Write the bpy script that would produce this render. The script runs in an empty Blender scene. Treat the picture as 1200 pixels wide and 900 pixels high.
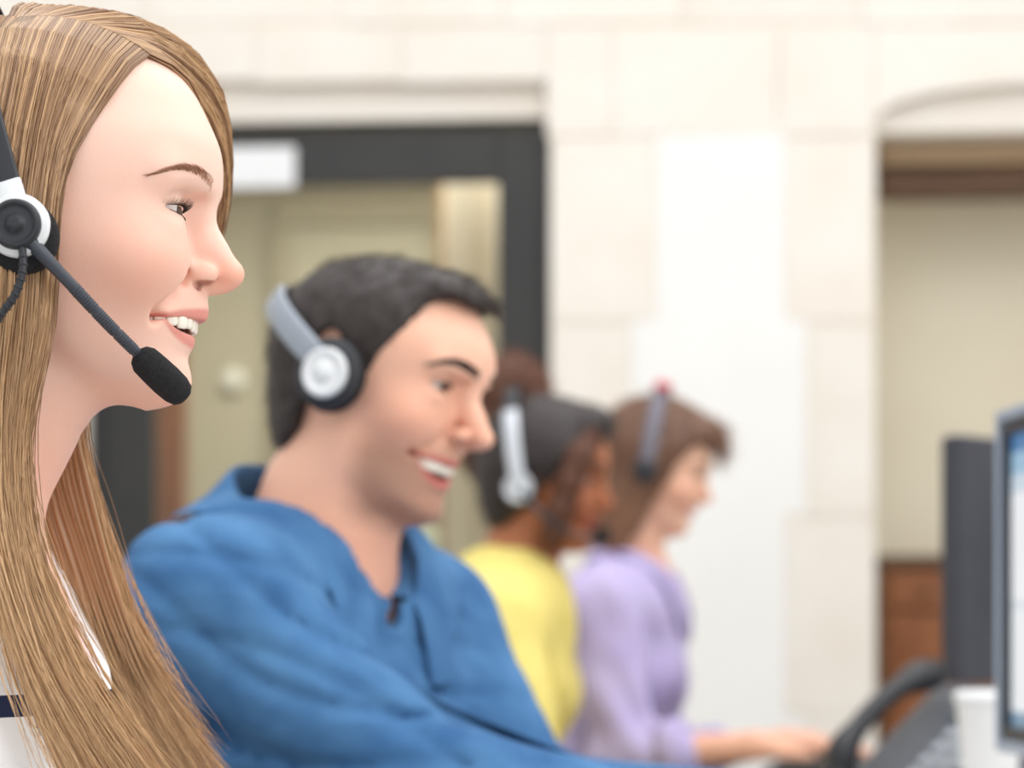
import bpy, math, random
import numpy as np
from mathutils import Vector, Matrix
from mathutils.bvhtree import BVHTree

# ------------------------------------------------------------------ camera, world, lights
SC = bpy.context.scene
COL = SC.collection
FPX, CAMZ, HOR = 2833.0, 0.98, 734.0          # focal length in pixels, eye height, row of the horizon

cam_data = bpy.data.cameras.new('camera')
cam_data.lens = 85.0
cam_data.sensor_width = 36.0
cam_data.shift_y = (HOR - 450.0) / 1200.0
cam_data.dof.use_dof = True
cam_data.dof.focus_distance = 1.31
cam_data.dof.aperture_fstop = 5.6
cam_data.clip_start = 0.05
cam = bpy.data.objects.new('camera', cam_data)
cam.location = (0, 0, CAMZ)
cam.rotation_euler = (math.pi / 2, 0, 0)
COL.objects.link(cam)
SC.camera = cam

world = bpy.data.worlds.new('world')
SC.world = world
world.use_nodes = True
world.node_tree.nodes['Background'].inputs[0].default_value = (1.0, 0.99, 0.975, 1)
world.node_tree.nodes['Background'].inputs[1].default_value = 1.02

def area(name, loc, target, size, power, color=(1, 1, 1)):
    l = bpy.data.lights.new(name, 'AREA')
    l.shape = 'RECTANGLE'; l.size, l.size_y = size; l.energy = power; l.color = color
    o = bpy.data.objects.new(name, l)
    o.location = loc
    o.rotation_euler = (Vector(target) - Vector(loc)).to_track_quat('-Z', 'Y').to_euler()
    COL.objects.link(o)
    return o
area('skylight', (0.6, 2.6, 3.6), (0.0, 2.9, 0.9), (3.6, 3.6), 66, (1.0, 0.99, 0.98))
area('window_daylight', (2.6, -0.6, 2.7), (-0.1, 1.8, 1.0), (1.8, 1.6), 34, (1.0, 0.99, 0.97))

vs = SC.view_settings
vs.view_transform = 'Standard'
vs.look = 'None'
vs.gamma = 1.0
vs.exposure = 0.16
vs.use_curve_mapping = False

def at(px, py, d):
    """world point seen at pixel (px, py) at depth d"""
    return np.array([(px - 600.0) * d / FPX, d, CAMZ + (HOR - py) * d / FPX])

# ------------------------------------------------------------------ generic helpers
rng = np.random.default_rng(7)

def srgb(r, g, b):
    f = lambda c: (c / 255.0) / 12.92 if c <= 10 else (((c / 255.0) + 0.055) / 1.055) ** 2.4
    return (f(r), f(g), f(b), 1.0)

def tag(o, label=None, cat=None, group=None, kind=None):
    if label: o['label'] = label
    if cat: o['category'] = cat
    if group: o['group'] = group
    if kind: o['kind'] = kind
    return o

def link(o, parent=None):
    COL.objects.link(o)
    if parent is not None:
        o.parent = parent
        o.matrix_parent_inverse = WORLD_M[parent.name].inverted()
    WORLD_M[o.name] = o.matrix_basis.copy()
    return o
WORLD_M = {}

def empty(name, loc, label=None, cat=None, group=None):
    o = bpy.data.objects.new(name, None)
    o.location = tuple(loc)
    o.empty_display_size = 0.05
    COL.objects.link(o)
    WORLD_M[o.name] = Matrix.Translation(Vector(tuple(loc)))
    return tag(o, label, cat, group)

def mesh_obj(name, V, F, mat, parent=None, smooth=True, cols=None):
    """V (n,3); F: (m,3|4) int array or list of such arrays"""
    if not isinstance(F, (list, tuple)): F = [F]
    F = [np.asarray(f, dtype=np.int32) for f in F if len(f)]
    V = np.asarray(V, dtype=np.float32)
    me = bpy.data.meshes.new(name)
    me.vertices.add(len(V)); me.vertices.foreach_set('co', V.ravel())
    loops = np.concatenate([f.ravel() for f in F])
    tot = np.concatenate([np.full(len(f), f.shape[1], np.int32) for f in F])
    start = np.concatenate([[0], np.cumsum(tot)[:-1]]).astype(np.int32)
    me.loops.add(len(loops)); me.loops.foreach_set('vertex_index', loops)
    me.polygons.add(len(tot)); me.polygons.foreach_set('loop_start', start)
    me.polygons.foreach_set('loop_total', tot)
    me.update(calc_edges=True)
    me.polygons.foreach_set('use_smooth', np.full(len(tot), bool(smooth)))
    for nm, c in (cols or {}).items():
        at_ = me.attributes.new(nm, 'FLOAT_COLOR', 'POINT')
        c4 = np.ones((len(V), 4), np.float32); c4[:, :c.shape[1]] = c
        at_.data.foreach_set('color', c4.ravel())
    me.materials.append(mat)
    o = bpy.data.objects.new(name, me)
    return link(o, parent)

class MB:
    """collects simple shapes into ONE mesh"""
    def __init__(self): self.V = []; self.F = []; self.n = 0
    def add(self, V, F):
        V = np.asarray(V, float)
        for f in (F if isinstance(F, list) else [F]):
            self.F.append(np.asarray(f, int) + self.n)
        self.V.append(V); self.n += len(V); return self
    def build(self, name, mat, parent=None, smooth=False, bevel=0.0, seg=2):
        o = mesh_obj(name, np.concatenate(self.V), self.F, mat, parent, smooth)
        if bevel:
            m = o.modifiers.new('bevel', 'BEVEL'); m.width = bevel; m.segments = seg
            m.limit_method = 'ANGLE'; m.angle_limit = math.radians(40)
            o.data.polygons.foreach_set('use_smooth', np.ones(len(o.data.polygons), bool))
            w = o.modifiers.new('wn', 'WEIGHTED_NORMAL'); w.keep_sharp = True
        return o
    def box(self, c, s, R=None):
        h = np.array(s) / 2
        V = np.array([[x, y, z] for x in (-1, 1) for y in (-1, 1) for z in (-1, 1)], float) * h
        if R is not None: V = V @ np.asarray(R).T
        F = [[0, 1, 3, 2], [4, 6, 7, 5], [0, 4, 5, 1], [2, 3, 7, 6], [0, 2, 6, 4], [1, 5, 7, 3]]
        return self.add(V + np.array(c), np.array(F))
    def prism(self, poly, origin, ex, ey, ez, depth):
        """polygon (n,2) in plane (ex,ey), extruded along ez by depth"""
        poly = np.array(poly, float); n = len(poly)
        ex, ey, ez, origin = [np.array(a, float) for a in (ex, ey, ez, origin)]
        A = origin + poly[:, :1] * ex + poly[:, 1:] * ey
        V = np.concatenate([A, A + ez * depth])
        q = np.array([[i, (i + 1) % n, n + (i + 1) % n, n + i] for i in range(n)])
        caps = [np.array([list(range(n))[::-1]]), np.array([list(range(n, 2 * n))])]
        return self.add(V, [q] + caps)
    def tube(self, pts, r, sides=12, cap=True):
        V, F = tube_arrays(pts, r, sides, cap)
        return self.add(V, F)
    def lathe(self, prof, origin, axis, sides=32):
        """prof: list of (radius, height) along axis"""
        a = unit(axis); u = unit(np.cross(a, [0.3, 0.2, 0.9])); v = np.cross(a, u)
        th = np.linspace(0, 2 * np.pi, sides, endpoint=False)
        V = []; 
        for r, h in prof:
            V.append(np.array(origin) + a * h + r * (np.cos(th)[:, None] * u + np.sin(th)[:, None] * v))
        V = np.concatenate(V); n = len(prof); F = []
        for i in range(n - 1):
            for j in range(sides):
                k = (j + 1) % sides
                F.append([i * sides + j, i * sides + k, (i + 1) * sides + k, (i + 1) * sides + j])
        caps = [np.array([list(range(sides))[::-1]]), np.array([list(range((n - 1) * sides, n * sides))])]
        return self.add(V, [np.array(F)] + caps)

def unit(v):
    v = np.asarray(v, float); return v / (np.linalg.norm(v) + 1e-12)

def spline(pts, n):
    """Catmull-Rom through pts (k,m), n samples, centripetal-ish by chord length"""
    P = np.asarray(pts, float)
    if len(P) == 2: return P[0] + (P[1] - P[0]) * np.linspace(0, 1, n)[:, None]
    L = np.concatenate([[0], np.cumsum(np.linalg.norm(np.diff(P[:, :3], axis=0), axis=1) + 1e-9)])
    t = np.linspace(0, L[-1], n)
    M = np.gradient(P, L, axis=0)
    i = np.clip(np.searchsorted(L, t, side='right') - 1, 0, len(P) - 2)
    h = (L[i + 1] - L[i])[:, None]; s = ((t - L[i])[:, None]) / h
    return ((2*s**3 - 3*s**2 + 1) * P[i] + (s**3 - 2*s**2 + s) * h * M[i]
            + (-2*s**3 + 3*s**2) * P[i+1] + (s**3 - s**2) * h * M[i+1])

def tube_arrays(pts, r, sides=12, cap=True):
    P = np.asarray(pts, float); n = len(P)
    r = np.broadcast_to(np.asarray(r, float), (n,))
    T = np.gradient(P, axis=0); T /= np.linalg.norm(T, axis=1)[:, None] + 1e-12
    ref = np.array([0.13, 0.31, 0.94])
    if abs(T[0] @ ref) > 0.9: ref = np.array([0.94, 0.2, 0.1])
    N = np.zeros_like(P); N[0] = unit(ref - T[0] * (ref @ T[0]))
    for i in range(1, n):
        N[i] = unit(N[i-1] - T[i] * (N[i-1] @ T[i]))
    B = np.cross(T, N)
    th = np.linspace(0, 2 * np.pi, sides, endpoint=False)
    V = (P[:, None, :] + r[:, None, None] * (np.cos(th)[None, :, None] * N[:, None, :] + np.sin(th)[None, :, None] * B[:, None, :])).reshape(-1, 3)
    i, j = np.meshgrid(np.arange(n - 1), np.arange(sides), indexing='ij'); k = (j + 1) % sides
    F = np.stack([i * sides + j, i * sides + k, (i + 1) * sides + k, (i + 1) * sides + j], -1).reshape(-1, 4)
    Fs = [F]
    if cap:
        Fs += [np.array([list(range(sides))[::-1]]), np.array([list(range((n - 1) * sides, n * sides))])]
    return V, Fs

def strands(name, P, rad, mat, parent, tone=None):
    """P (N,K,3) polylines -> one mesh of three-sided hairs; tone (N,) per-hair value stored as attribute"""
    N, K, _ = P.shape
    T = np.gradient(P, axis=1); T /= np.linalg.norm(T, axis=2, keepdims=True) + 1e-12
    ref = np.array([0.3, -0.9, 0.31])
    U = np.cross(T, ref); U /= np.linalg.norm(U, axis=2, keepdims=True) + 1e-12
    W = np.cross(T, U)
    taper = np.ones(K); taper[-4:] = [0.9, 0.75, 0.5, 0.15][-4:] if K >= 4 else 1
    R = np.asarray(rad)
    R = (R[:, None] if R.ndim else R) * taper[None, :]
    R = np.broadcast_to(R, (N, K))[..., None]
    ph = [0, 2.094, 4.189]
    V = np.stack([P + R * (math.cos(a) * U + math.sin(a) * W) for a in ph], 2).reshape(-1, 3)
    base = (np.arange(N)[:, None] * K + np.arange(K - 1)[None, :]).reshape(-1) * 3
    F = np.concatenate([np.stack([base + a, base + b, base + 3 + b, base + 3 + a], 1) for a, b in ((0, 1), (1, 2), (2, 0))])
    cols = None
    if tone is not None:
        c = np.asarray(tone, np.float32)
        c = np.repeat(((c[:, None] if c.ndim == 1 else c) * np.ones((N, K), np.float32)).ravel(), 3)
        cols = {'tone': np.stack([c, c, c], 1)}
    o = mesh_obj(name, V, F, mat, parent, True, cols)
    o['kind'] = 'stuff'                                      # hairs nobody could count
    return o

# ------------------------------------------------------------------ materials
MATS = {}
def mat(name, color=(0.8, 0.8, 0.8, 1), rough=0.5, metal=0.0, spec=0.5, **kw):
    if name in MATS: return MATS[name]
    m = bpy.data.materials.new(name); m.use_nodes = True
    b = m.node_tree.nodes['Principled BSDF']
    b.inputs['Base Color'].default_value = color
    b.inputs['Roughness'].default_value = rough
    b.inputs['Metallic'].default_value = metal
    b.inputs['Specular IOR Level'].default_value = spec
    for k, v in kw.items():
        b.inputs[k.replace('_', ' ')].default_value = v
    MATS[name] = m
    return m

def nodes(m): return m.node_tree.nodes, m.node_tree.links, m.node_tree.nodes['Principled BSDF']

def noisy(name, c1, c2, scale, rough=0.6, bump=0.0, bscale=None, detail=5, spec=0.4, coords='Object', stretch=None, **kw):
    if name in MATS: return MATS[name]
    m = mat(name, c1, rough, spec=spec, **kw); N, L, b = nodes(m)
    tc = N.new('ShaderNodeTexCoord'); mp = N.new('ShaderNodeMapping')
    L.new(tc.outputs[coords], mp.inputs[0])
    if stretch: mp.inputs['Scale'].default_value = stretch
    n = N.new('ShaderNodeTexNoise'); n.inputs['Scale'].default_value = scale; n.inputs['Detail'].default_value = detail
    L.new(mp.outputs[0], n.inputs['Vector'])
    r = N.new('ShaderNodeValToRGB'); r.color_ramp.elements[0].color = c1; r.color_ramp.elements[1].color = c2
    r.color_ramp.elements[0].position = 0.3; r.color_ramp.elements[1].position = 0.7
    L.new(n.outputs['Fac'], r.inputs[0]); L.new(r.outputs[0], b.inputs['Base Color'])
    if bump:
        n2 = N.new('ShaderNodeTexNoise'); n2.inputs['Scale'].default_value = bscale or scale * 4; n2.inputs['Detail'].default_value = 6
        L.new(mp.outputs[0], n2.inputs['Vector'])
        bp = N.new('ShaderNodeBump'); bp.inputs['Strength'].default_value = bump; bp.inputs['Distance'].default_value = 0.004
        L.new(n2.outputs['Fac'], bp.inputs['Height']); L.new(bp.outputs[0], b.inputs['Normal'])
    return m

def stone_mat(name, base, var, warm):
    """pale limestone; each block takes its own shade (object random)"""
    if name in MATS: return MATS[name]
    m = noisy(name, base, warm, 5.0, rough=0.85, bump=0.25, bscale=60, spec=0.2); N, L, b = nodes(m)
    oi = N.new('ShaderNodeObjectInfo'); mr = N.new('ShaderNodeMapRange')
    mr.inputs['To Min'].default_value = 1 - var; mr.inputs['To Max'].default_value = 1 + var * 0.6
    L.new(oi.outputs['Random'], mr.inputs['Value'])
    hs = N.new('ShaderNodeHueSaturation')
    src = b.inputs['Base Color'].links[0].from_socket
    L.new(src, hs.inputs['Color']); L.new(mr.outputs[0], hs.inputs['Value']); L.new(hs.outputs[0], b.inputs['Base Color'])
    return m

def skin_mat(name, base, blush_shade, lip, dark, rough=0.45, sss=0.25):
    """attribute 'skin': R lips, G blush, B beard shade / mouth interior / painted nostril shade"""
    m = mat(name, base, rough, spec=0.35); N, L, b = nodes(m)
    b.inputs['Subsurface Weight'].default_value = sss
    b.inputs['Subsurface Radius'].default_value = (1.0, 0.35, 0.2)
    b.inputs['Subsurface Scale'].default_value = 0.010
    a = N.new('ShaderNodeAttribute'); a.attribute_name = 'skin'
    sp = N.new('ShaderNodeSeparateColor'); L.new(a.outputs['Color'], sp.inputs[0])
    tc = N.new('ShaderNodeTexCoord'); n = N.new('ShaderNodeTexNoise'); n.inputs['Scale'].default_value = 60
    L.new(tc.outputs['Object'], n.inputs['Vector'])
    cur = None
    def mix(fac_socket, col, prev):
        x = N.new('ShaderNodeMix'); x.data_type = 'RGBA'
        L.new(fac_socket, x.inputs['Factor'])
        if prev is None: x.inputs['A'].default_value = base
        else: L.new(prev, x.inputs['A'])
        x.inputs['B'].default_value = col
        return x.outputs['Result']
    cur = mix(sp.outputs[1], blush_shade, None)
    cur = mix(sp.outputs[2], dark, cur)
    cur = mix(sp.outputs[0], lip, cur)
    L.new(cur, b.inputs['Base Color'])
    n2 = N.new('ShaderNodeTexNoise'); n2.inputs['Scale'].default_value = 900; n2.inputs['Detail'].default_value = 3
    L.new(tc.outputs['Object'], n2.inputs['Vector'])
    bp = N.new('ShaderNodeBump'); bp.inputs['Strength'].default_value = 0.12; bp.inputs['Distance'].default_value = 0.001
    L.new(n2.outputs['Fac'], bp.inputs['Height']); L.new(bp.outputs[0], b.inputs['Normal'])
    return m

def hair_mat(name, c_dark, c_light, rough=0.38, spec=0.5, aniso=0.0):
    m = mat(name, c_dark, rough, spec=spec); N, L, b = nodes(m)
    a = N.new('ShaderNodeAttribute'); a.attribute_name = 'tone'
    r = N.new('ShaderNodeValToRGB'); r.color_ramp.elements[0].color = c_dark; r.color_ramp.elements[1].color = c_light
    L.new(a.outputs['Fac'], r.inputs[0]); L.new(r.outputs[0], b.inputs['Base Color'])
    return m

def eye_mat(name, iris, pupil_r=0.17, iris_r=0.46):
    """eyeball looking along its local +X: rings by angle from that axis"""
    m = mat(name, (0.85, 0.83, 0.8, 1), 0.12, spec=0.25); N, L, b = nodes(m)
    tc = N.new('ShaderNodeTexCoord'); s = N.new('ShaderNodeSeparateXYZ')
    L.new(tc.outputs['Object'], s.inputs[0])
    y2 = N.new('ShaderNodeMath'); y2.operation = 'POWER'; L.new(s.outputs[1], y2.inputs[0]); y2.inputs[1].default_value = 2
    z2 = N.new('ShaderNodeMath'); z2.operation = 'POWER'; L.new(s.outputs[2], z2.inputs[0]); z2.inputs[1].default_value = 2
    ad = N.new('ShaderNodeMath'); L.new(y2.outputs[0], ad.inputs[0]); L.new(z2.outputs[0], ad.inputs[1])
    sq = N.new('ShaderNodeMath'); sq.operation = 'SQRT'; L.new(ad.outputs[0], sq.inputs[0])
    sc = N.new('ShaderNodeMath'); sc.operation = 'MULTIPLY'; L.new(sq.outputs[0], sc.inputs[0]); sc.inputs[1].default_value = 1 / 0.0124
    r = N.new('ShaderNodeValToRGB'); cr = r.color_ramp; cr.interpolation = 'EASE'
    cr.elements[0].position = pupil_r; cr.elements[0].color = (0.004, 0.004, 0.004, 1)
    cr.elements[1].position = 1.0; cr.elements[1].color = (0.55, 0.45, 0.42, 1)
    for p, c in ((pupil_r + 0.04, iris), (iris_r - 0.04, iris), (iris_r, (iris[0]*0.3, iris[1]*0.3, iris[2]*0.3, 1)), (iris_r + 0.05, (0.66, 0.62, 0.60, 1))):
        e = cr.elements.new(p); e.color = c
    L.new(sc.outputs[0], r.inputs[0]); L.new(r.outputs[0], b.inputs['Base Color'])
    return m

# ------------------------------------------------------------------ signed distance modelling
def axis(*segs):
    out = []
    for a, b, st in segs:
        n = max(1, int(round((b - a) / st)))
        out.append(np.linspace(a, b, n, endpoint=False))
    out.append(np.array([segs[-1][1]]))
    return np.concatenate(out).astype(np.float32)

class Frame:
    def __init__(self, R, O, s=1.0):
        self.R = np.asarray(R, float); self.O = np.asarray(O, float); self.s = float(s)
    def to_local(self, X, Y, Z):
        x, y, z = X - np.float32(self.O[0]), Y - np.float32(self.O[1]), Z - np.float32(self.O[2])
        R = (self.R / self.s).astype(np.float32)
        return (R[0, 0]*x + R[1, 0]*y + R[2, 0]*z, R[0, 1]*x + R[1, 1]*y + R[2, 1]*z, R[0, 2]*x + R[1, 2]*y + R[2, 2]*z)
    def w(self, p):
        return self.O + self.s * (np.asarray(p, float) @ self.R.T)
    def loc(self, P):
        return ((np.asarray(P, float) - self.O) @ self.R) / self.s
IDF = Frame(np.eye(3), (0, 0, 0))

def rot(yaw, pitch=0, roll=0):
    """facing +X; yaw>0 turns towards the camera (-Y), pitch>0 nose down, roll>0 crown towards the camera"""
    y, p, r = np.radians([-yaw, pitch, roll])
    Rz = np.array([[np.cos(y), -np.sin(y), 0], [np.sin(y), np.cos(y), 0], [0, 0, 1]])
    Ry = np.array([[np.cos(p), 0, np.sin(p)], [0, 1, 0], [-np.sin(p), 0, np.cos(p)]])
    Rx = np.array([[1, 0, 0], [0, np.cos(r), -np.sin(r)], [0, np.sin(r), np.cos(r)]])
    return Rz @ Ry @ Rx

class Grid:
    def __init__(self, xs, ys, zs):
        self.ax = (xs, ys, zs)
        self.F = np.full((len(xs), len(ys), len(zs)), 1.0, np.float32)
    def sl(self, lo, hi):
        r = []
        for a, l, h in zip(self.ax, lo, hi):
            i0 = max(0, np.searchsorted(a, l) - 1); i1 = min(len(a), np.searchsorted(a, h) + 1)
            if i1 - i0 < 1: return None
            r.append(slice(i0, i1))
        return tuple(r)
    def op(self, fn, lo, hi, k=0.0, mode='add', fr=IDF, pad=None):
        """lo/hi in fr's local coordinates; fn(x,y,z) local distance"""
        pad = (k + 0.012 if pad is None else pad)
        C = np.array([[x, y, z] for x in (lo[0], hi[0]) for y in (lo[1], hi[1]) for z in (lo[2], hi[2])], float)
        W = fr.w(C)
        s = self.sl(W.min(0) - pad, W.max(0) + pad)
        if s is None: return
        X, Y, Z = np.meshgrid(*[a[q] for a, q in zip(self.ax, s)], indexing='ij', sparse=True)
        d = (fn(*fr.to_local(X, Y, Z)) * fr.s).astype(np.float32)
        A = self.F[s]
        if mode == 'add': self.F[s] = smin(A, d, k)
        elif mode == 'sub': self.F[s] = smax(A, -d, k)
        elif mode == 'and': self.F[s] = smax(A, d, k)
        elif mode == 'disp': self.F[s] = A + d
    # --- primitives (local coordinates of fr)
    def ell(self, c, r, k=0.0, mode='add', fr=IDF, R=None):
        c = np.array(c, float); r = np.array(r, float)
        def fn(x, y, z):
            x, y, z = x - c[0], y - c[1], z - c[2]
            if R is not None:
                x, y, z = (R[0][0]*x + R[1][0]*y + R[2][0]*z, R[0][1]*x + R[1][1]*y + R[2][1]*z, R[0][2]*x + R[1][2]*y + R[2][2]*z)
            k0 = np.sqrt((x/r[0])**2 + (y/r[1])**2 + (z/r[2])**2) + 1e-6
            k1 = np.sqrt((x/r[0]**2)**2 + (y/r[1]**2)**2 + (z/r[2]**2)**2) + 1e-6
            return k0 * (k0 - 1) / k1
        m = r if R is None else np.full(3, r.max())
        self.op(fn, c - m, c + m, k, mode, fr)
    def cone(self, a, b, ra, rb, k=0.0, mode='add', fr=IDF, flat=None):
        a = np.array(a, float); b = np.array(b, float); ab = b - a; L2 = float(ab @ ab)
        def fn(x, y, z):
            px, py, pz = x - a[0], y - a[1], z - a[2]
            t = np.clip((px*ab[0] + py*ab[1] + pz*ab[2]) / L2, 0, 1)
            return np.sqrt((px - t*ab[0])**2 + (py - t*ab[1])**2 + (pz - t*ab[2])**2) - (ra + (rb - ra) * t)
        m = max(ra, rb)
        self.op(fn, np.minimum(a, b) - m, np.maximum(a, b) + m, k, mode, fr)
    def chain(self, pts, radii, k=0.0, kk=0.0, mode='add', fr=IDF):
        for i in range(len(pts) - 1):
            self.cone(pts[i], pts[i+1], radii[i], radii[i+1], k if i == 0 else max(k, kk), mode, fr)
    def mesh(self, smooth=0):
        return surface_nets(self.F, self.ax)

def smin(a, b, k):
    if k <= 0: return np.minimum(a, b)
    h = np.maximum(k - np.abs(a - b), 0) / k
    return np.minimum(a, b) - h * h * (k * 0.25)
def smax(a, b, k): return -smin(-a, -b, k)

def surface_nets(F, ax):
    ins = F < 0
    c = ins[:-1, :-1, :-1].astype(np.int8)
    n = np.zeros(c.shape, np.int8)
    for i in (0, 1):
        for j in (0, 1):
            for k in (0, 1):
                n += ins[i:i + c.shape[0], j:j + c.shape[1], k:k + c.shape[2]]
    act = (n > 0) & (n < 8)
    I, J, K = np.nonzero(act)
    idx = np.full(c.shape, -1, np.int32); idx[I, J, K] = np.arange(len(I))
    corner = [(i, j, k) for i in (0, 1) for j in (0, 1) for k in (0, 1)]
    val = np.stack([F[I + i, J + j, K + k] for i, j, k in corner], 1)
    S = np.zeros((len(I), 3)); cnt = np.zeros(len(I))
    for a in range(8):
        for b in range(a + 1, 8):
            ca, cb = np.array(corner[a]), np.array(corner[b])
            if np.abs(ca - cb).sum() != 1: continue
            fa, fb = val[:, a], val[:, b]
            m = (fa < 0) != (fb < 0)
            t = np.where(m, fa / np.where(m, fa - fb, 1), 0)[:, None]
            S += np.where(m[:, None], ca + t * (cb - ca), 0); cnt += m
    S /= cnt[:, None]
    V = np.zeros((len(I), 3), np.float32)
    for d, (a, ii) in enumerate(zip(ax, (I, J, K))):
        V[:, d] = a[ii] + S[:, d] * (a[ii + 1] - a[ii])
    faces = []
    for d in range(3):
        e1, e2 = (d + 1) % 3, (d + 2) % 3
        A = np.moveaxis(ins, (d, e1, e2), (0, 1, 2)); G = np.moveaxis(idx, (d, e1, e2), (0, 1, 2))
        m = A[:-1, 1:-1, 1:-1] != A[1:, 1:-1, 1:-1]
        i, j, k = np.nonzero(m)
        pos = A[i, j + 1, k + 1]
        q = np.stack([G[i, j, k], G[i, j + 1, k], G[i, j + 1, k + 1], G[i, j, k + 1]], 1)
        q = np.where(pos[:, None], q, q[:, ::-1])
        faces.append(q)
    Fq = np.concatenate(faces)
    Fq = Fq[(Fq >= 0).all(1)]
    return V, Fq

def relax(V, Fq, it=2, lam=0.5):
    """light Laplacian smoothing"""
    n = len(V)
    e = np.concatenate([Fq[:, [0, 1]], Fq[:, [1, 2]], Fq[:, [2, 3]], Fq[:, [3, 0]]])
    for _ in range(it):
        A = np.zeros((n, 3)); 
        for d in range(3):
            A[:, d] = np.bincount(e[:, 0], V[e[:, 1], d], n) + np.bincount(e[:, 1], V[e[:, 0], d], n)
        c = np.bincount(e[:, 0], minlength=n) + np.bincount(e[:, 1], minlength=n)
        V = V + lam * (A / np.maximum(c, 1)[:, None] - V)
    return V

class LUT:
    """smooth table value(z)"""
    def __init__(self, zs, vs, lo=-0.2, hi=0.2, n=801):
        o = np.argsort(zs); z = np.array(zs, float)[o] * 1e-3; v = np.array(vs, float)[o] * 1e-3
        t = np.linspace(lo, hi, n); y = np.interp(t, z, v)
        kern = np.hanning(25); kern /= kern.sum()
        y = np.convolve(np.pad(y, 12, mode='edge'), kern, 'valid')
        self.y = y.astype(np.float32); self.lo = lo; self.s = (n - 1) / (hi - lo); self.n = n
    def __call__(self, z):
        f = np.clip((z - self.lo) * self.s, 0, self.n - 1.001); i = f.astype(np.int32); t = f - i
        return self.y[i] * (1 - t) + self.y[i + 1] * t

def poly_sdf(px, pz, poly):
    """signed distance to a closed 2-D polygon (negative inside)"""
    poly = np.asarray(poly, np.float32); d = None; s = None
    n = len(poly)
    for i in range(n):
        a, b = poly[i], poly[(i + 1) % n]
        ex, ez = b - a
        wx, wz = px - a[0], pz - a[1]
        t = np.clip((wx*ex + wz*ez) / (ex*ex + ez*ez), 0, 1)
        q = (wx - ex*t)**2 + (wz - ez*t)**2
        c = ((a[1] <= pz) & (b[1] > pz) | (a[1] > pz) & (b[1] <= pz))
        cr = c & ((px < (b[0] - a[0]) * (pz - a[1]) / ((b[1] - a[1]) if b[1] != a[1] else 1e-9) + a[0]))
        if d is None: d, s = q, cr
        else: d = np.minimum(d, q); s = s ^ cr
    d = np.sqrt(d)
    return np.where(s, -d, d)

# ------------------------------------------------------------------ heads
#   local axes of a head: x forward, y to its left, z up, origin between the ear canals, millimetres in the tables
HEAD = dict(
    zz=[60, 45, 30, 20, 10, 0, -10, -20, -30, -40, -50, -58, -66, -73.5, -81, -88, -94, -100.5],
    P=[92, 95.5, 97.5, 95.5, 90, 87.5, 86, 85, 84, 83.5, 83, 81, 79, 77.5, 77.5, 78.5, 77, 68],
    W=[62, 66, 67, 67, 66.5, 66.5, 66, 64.5, 62, 59, 56, 53.5, 50.5, 47, 42, 35, 27, 16],
    C=[15, 18, 20, 20, 20, 20, 20, 20, 20, 20, 20, 21, 23, 27, 33, 42, 50, 56],
    B=[-40, -40, -38, -35, -30, -25, -20, -16, -12, -10, -8, -6, -3, 2, 10, 22, 34, 46],
    n=2.12, nose_w=1.0, nose_tip=(103.0, -27.0), bridge=(91.0, 5.0), tip_r=8.6, chin=(67, -87, 12), brow=0.0,
    eye=(68.0, 31.5, 2.0), eye_r=12.2, open_u=2.9, open_l=2.2,
    mw=31.0, mx_u=89.5, mx_l=82.8, mc=62.5, mzc=-55.0, mzu=-54.0, mzl=-62.5, ear=True, jaw=0.0, crown=80)

def lip_funcs(p):
    mw = p['mw'] * 1e-3
    t = lambda y: np.clip(np.abs(y) / mw, 0, 1.25)
    xu = lambda y: (p['mx_u'] - (p['mx_u'] - p['mc']) * t(y)**2.0) * 1e-3
    xl = lambda y: (p['mx_l'] - (p['mx_l'] - p['mc']) * t(y)**2.0) * 1e-3
    zu = lambda y: (p['mzc'] + (p['mzu'] - p['mzc']) * (1 - t(y)**2)) * 1e-3
    zl = lambda y: (p['mzc'] + (p['mzl'] - p['mzc']) * (1 - t(y)**3.2)) * 1e-3
    return mw, t, xu, xl, zu, zl

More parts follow.
